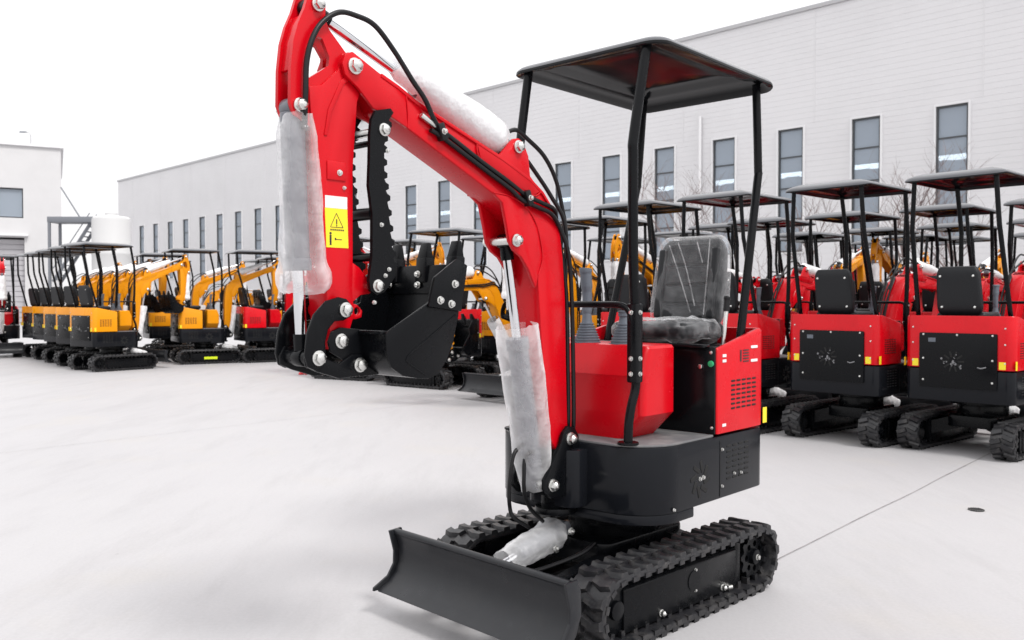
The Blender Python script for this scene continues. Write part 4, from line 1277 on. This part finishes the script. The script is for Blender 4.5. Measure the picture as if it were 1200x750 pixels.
AWAY = heading(0.74, 0.67)
TOWARD = heading(-0.709, -0.705)
protos = {}
def place(kind, x, y, h, label, group=None):
    if kind not in protos:
        o = protos[kind] = build_excavator(RED if kind.startswith('red') else YEL, False, (0, 0, 0), 0, R(25) if kind.endswith('_low') else 0.0)
    else:
        o = copy_tree(protos[kind])
    o.location = (x, y, 0)
    o.rotation_euler.z = h
    tag(o, label, 'excavator', group)
    return o
GR = 'excavators parked in the right rows'
LD = Vector((-0.705, 0.709))
A0 = Vector((3.22, 8.25))
def rowA(t, back=0.0): return A0 + LD * t + Vector((0.709, 0.705)) * back
def pl(kind, v, h, label, group=GR): place(kind, v.x, v.y, h, label, group)
pl('red_low', Vector((4.09, 7.60)), AWAY - 0.04, 'red mini excavator seen from the rear at the right edge')
pl('red_low', Vector((3.30, 8.28)), AWAY - 0.04, 'red mini excavator seen from the rear, second from the right edge')
pl('red_low', rowA(1.12), AWAY, 'red mini excavator half hidden behind the foreground machine\'s red side panel')
pl('red_low', rowA(2.2), AWAY, 'red mini excavator hidden behind the foreground seat')
pl('yellow', rowA(3.6, 0.5), TOWARD, 'yellow mini excavator facing forward, its arm between foreground boom and front post')
pl('yellow_low', Vector((0.30, 11.75)), TOWARD, 'yellow mini excavator with lowered boom, its blade left of the foreground boom foot')
pl('red', Vector((-1.15, 13.25)), heading(-0.8, 0.6), 'red mini excavator whose canopy shows right behind the bucket teeth')
pl('yellow', Vector((-2.6, 14.6)), heading(0.86, -0.45), 'yellow mini excavator hidden behind the foreground arm and bucket links')
# second and third rows
i = 0
for row, (bk, ts, kinds) in enumerate(((2.7, (-2.2, -1.1, 0.0, 1.1, 2.2), 'rrrrr'), (5.2, (-2.6, -1.5, -0.4, 0.7, 1.8, 2.9), 'rrrrry'), (7.8, (-2.2, -1.0, 0.3, 1.5, 2.8), 'rrryy'))):
    for t, k in zip(ts, kinds):
        v = rowA(t, bk)
        col = 'red' if k == 'r' else 'yellow'
        lab = '%s mini excavator, %s from the right in the %s' % (col, ('first', 'second', 'third', 'fourth', 'fifth', 'sixth')[ts.index(t)], ('second right-hand row', 'third right-hand row', 'row nearest the warehouse')[row])
        pl(col + '_low' if col == 'red' else col, v, AWAY + random.uniform(-.05, .05), lab, GR)
for t, bk, k in ((4.2, 3.2, 'yellow'), (5.6, 3.4, 'yellow'), (3.3, 6.0, 'red')):
    pl(k, rowA(t, bk), TOWARD if k == 'yellow' else AWAY, k + ' mini excavator far back, ' + {4.2: 'behind the gap beside the control levers', 5.6: 'behind the foreground boom foot', 3.3: 'behind the foreground front post'}[t])
GL = 'excavators parked at the left'
HL = heading(0.62, 0.78)
for i, lab in enumerate(('nearest yellow mini excavator of the left row, its boom folded to the right', 'second yellow mini excavator of the left row', 'third yellow mini excavator of the left row', 'fourth yellow mini excavator of the left row', 'farthest yellow mini excavator of the left row')):
    place('yellow', -7.5 - 0.74 * i, 16.4 + 0.93 * i, HL + random.uniform(-.04, .04), lab, GL)
mb = place('yellow', -6.4, 18.2, heading(0.85, 0.5), 'yellow mini excavator between the left yellow row and a red one', GL)
for ch in mb.children:
    if ch.name.startswith('track') and ch.data.vertices[0].co.y < 0:
        q = MB(); q.box((0.05, -0.4325, 0.12), (0.26, 0.004, 0.05)); q.build('guard_label', HIV, ch)
place('red', -5.25, 18.7, heading(0.85, 0.5), 'red mini excavator left of the wrapped bucket cylinder', GL)
place('red', -11.9, 20.3, heading(0.5, -0.85), 'red mini excavator cut off by the left edge', GL)
place('yellow', -7.7, 19.9, heading(0.85, 0.5), 'yellow mini excavator behind the left yellow row', GL)
place('yellow', -5.4, 21.4, heading(0.85, 0.5), 'yellow mini excavator behind the red one at left', GL)
place('red', -3.6, 19.4, heading(0.85, 0.5), 'red mini excavator behind the foreground arm', GL)
place('yellow_low', -8.6, 22.6, heading(0.85, 0.5), 'yellow mini excavator far back behind the left yellow row', GL)
place('yellow', -6.2, 22.9, heading(0.7, 0.7), 'yellow mini excavator far back below the warehouse windows', GL)
place('red_low', -4.5, 21.6, heading(0.85, 0.5), 'red mini excavator far back beside the wrapped bucket cylinder', GL)
pl('red_low', rowA(3.0, 3.0), AWAY, 'red mini excavator in the gap behind the foreground seat back')
pl('yellow', rowA(1.9, 6.4), TOWARD, 'yellow mini excavator facing forward among the far red ones')
pl('red_low', rowA(-3.4, 2.0), AWAY, 'red mini excavator partly outside the right edge, second row')
pl('yellow', Vector((-0.45, 14.6)), heading(-0.8, 0.6), 'yellow mini excavator farther back in the gap under the foreground boom')
pl('red', Vector((-2.05, 15.6)), heading(-0.8, 0.6), 'red mini excavator farther back, seen between foreground arm and thumb')
bpy.data.meshes.remove(SCRATCH)
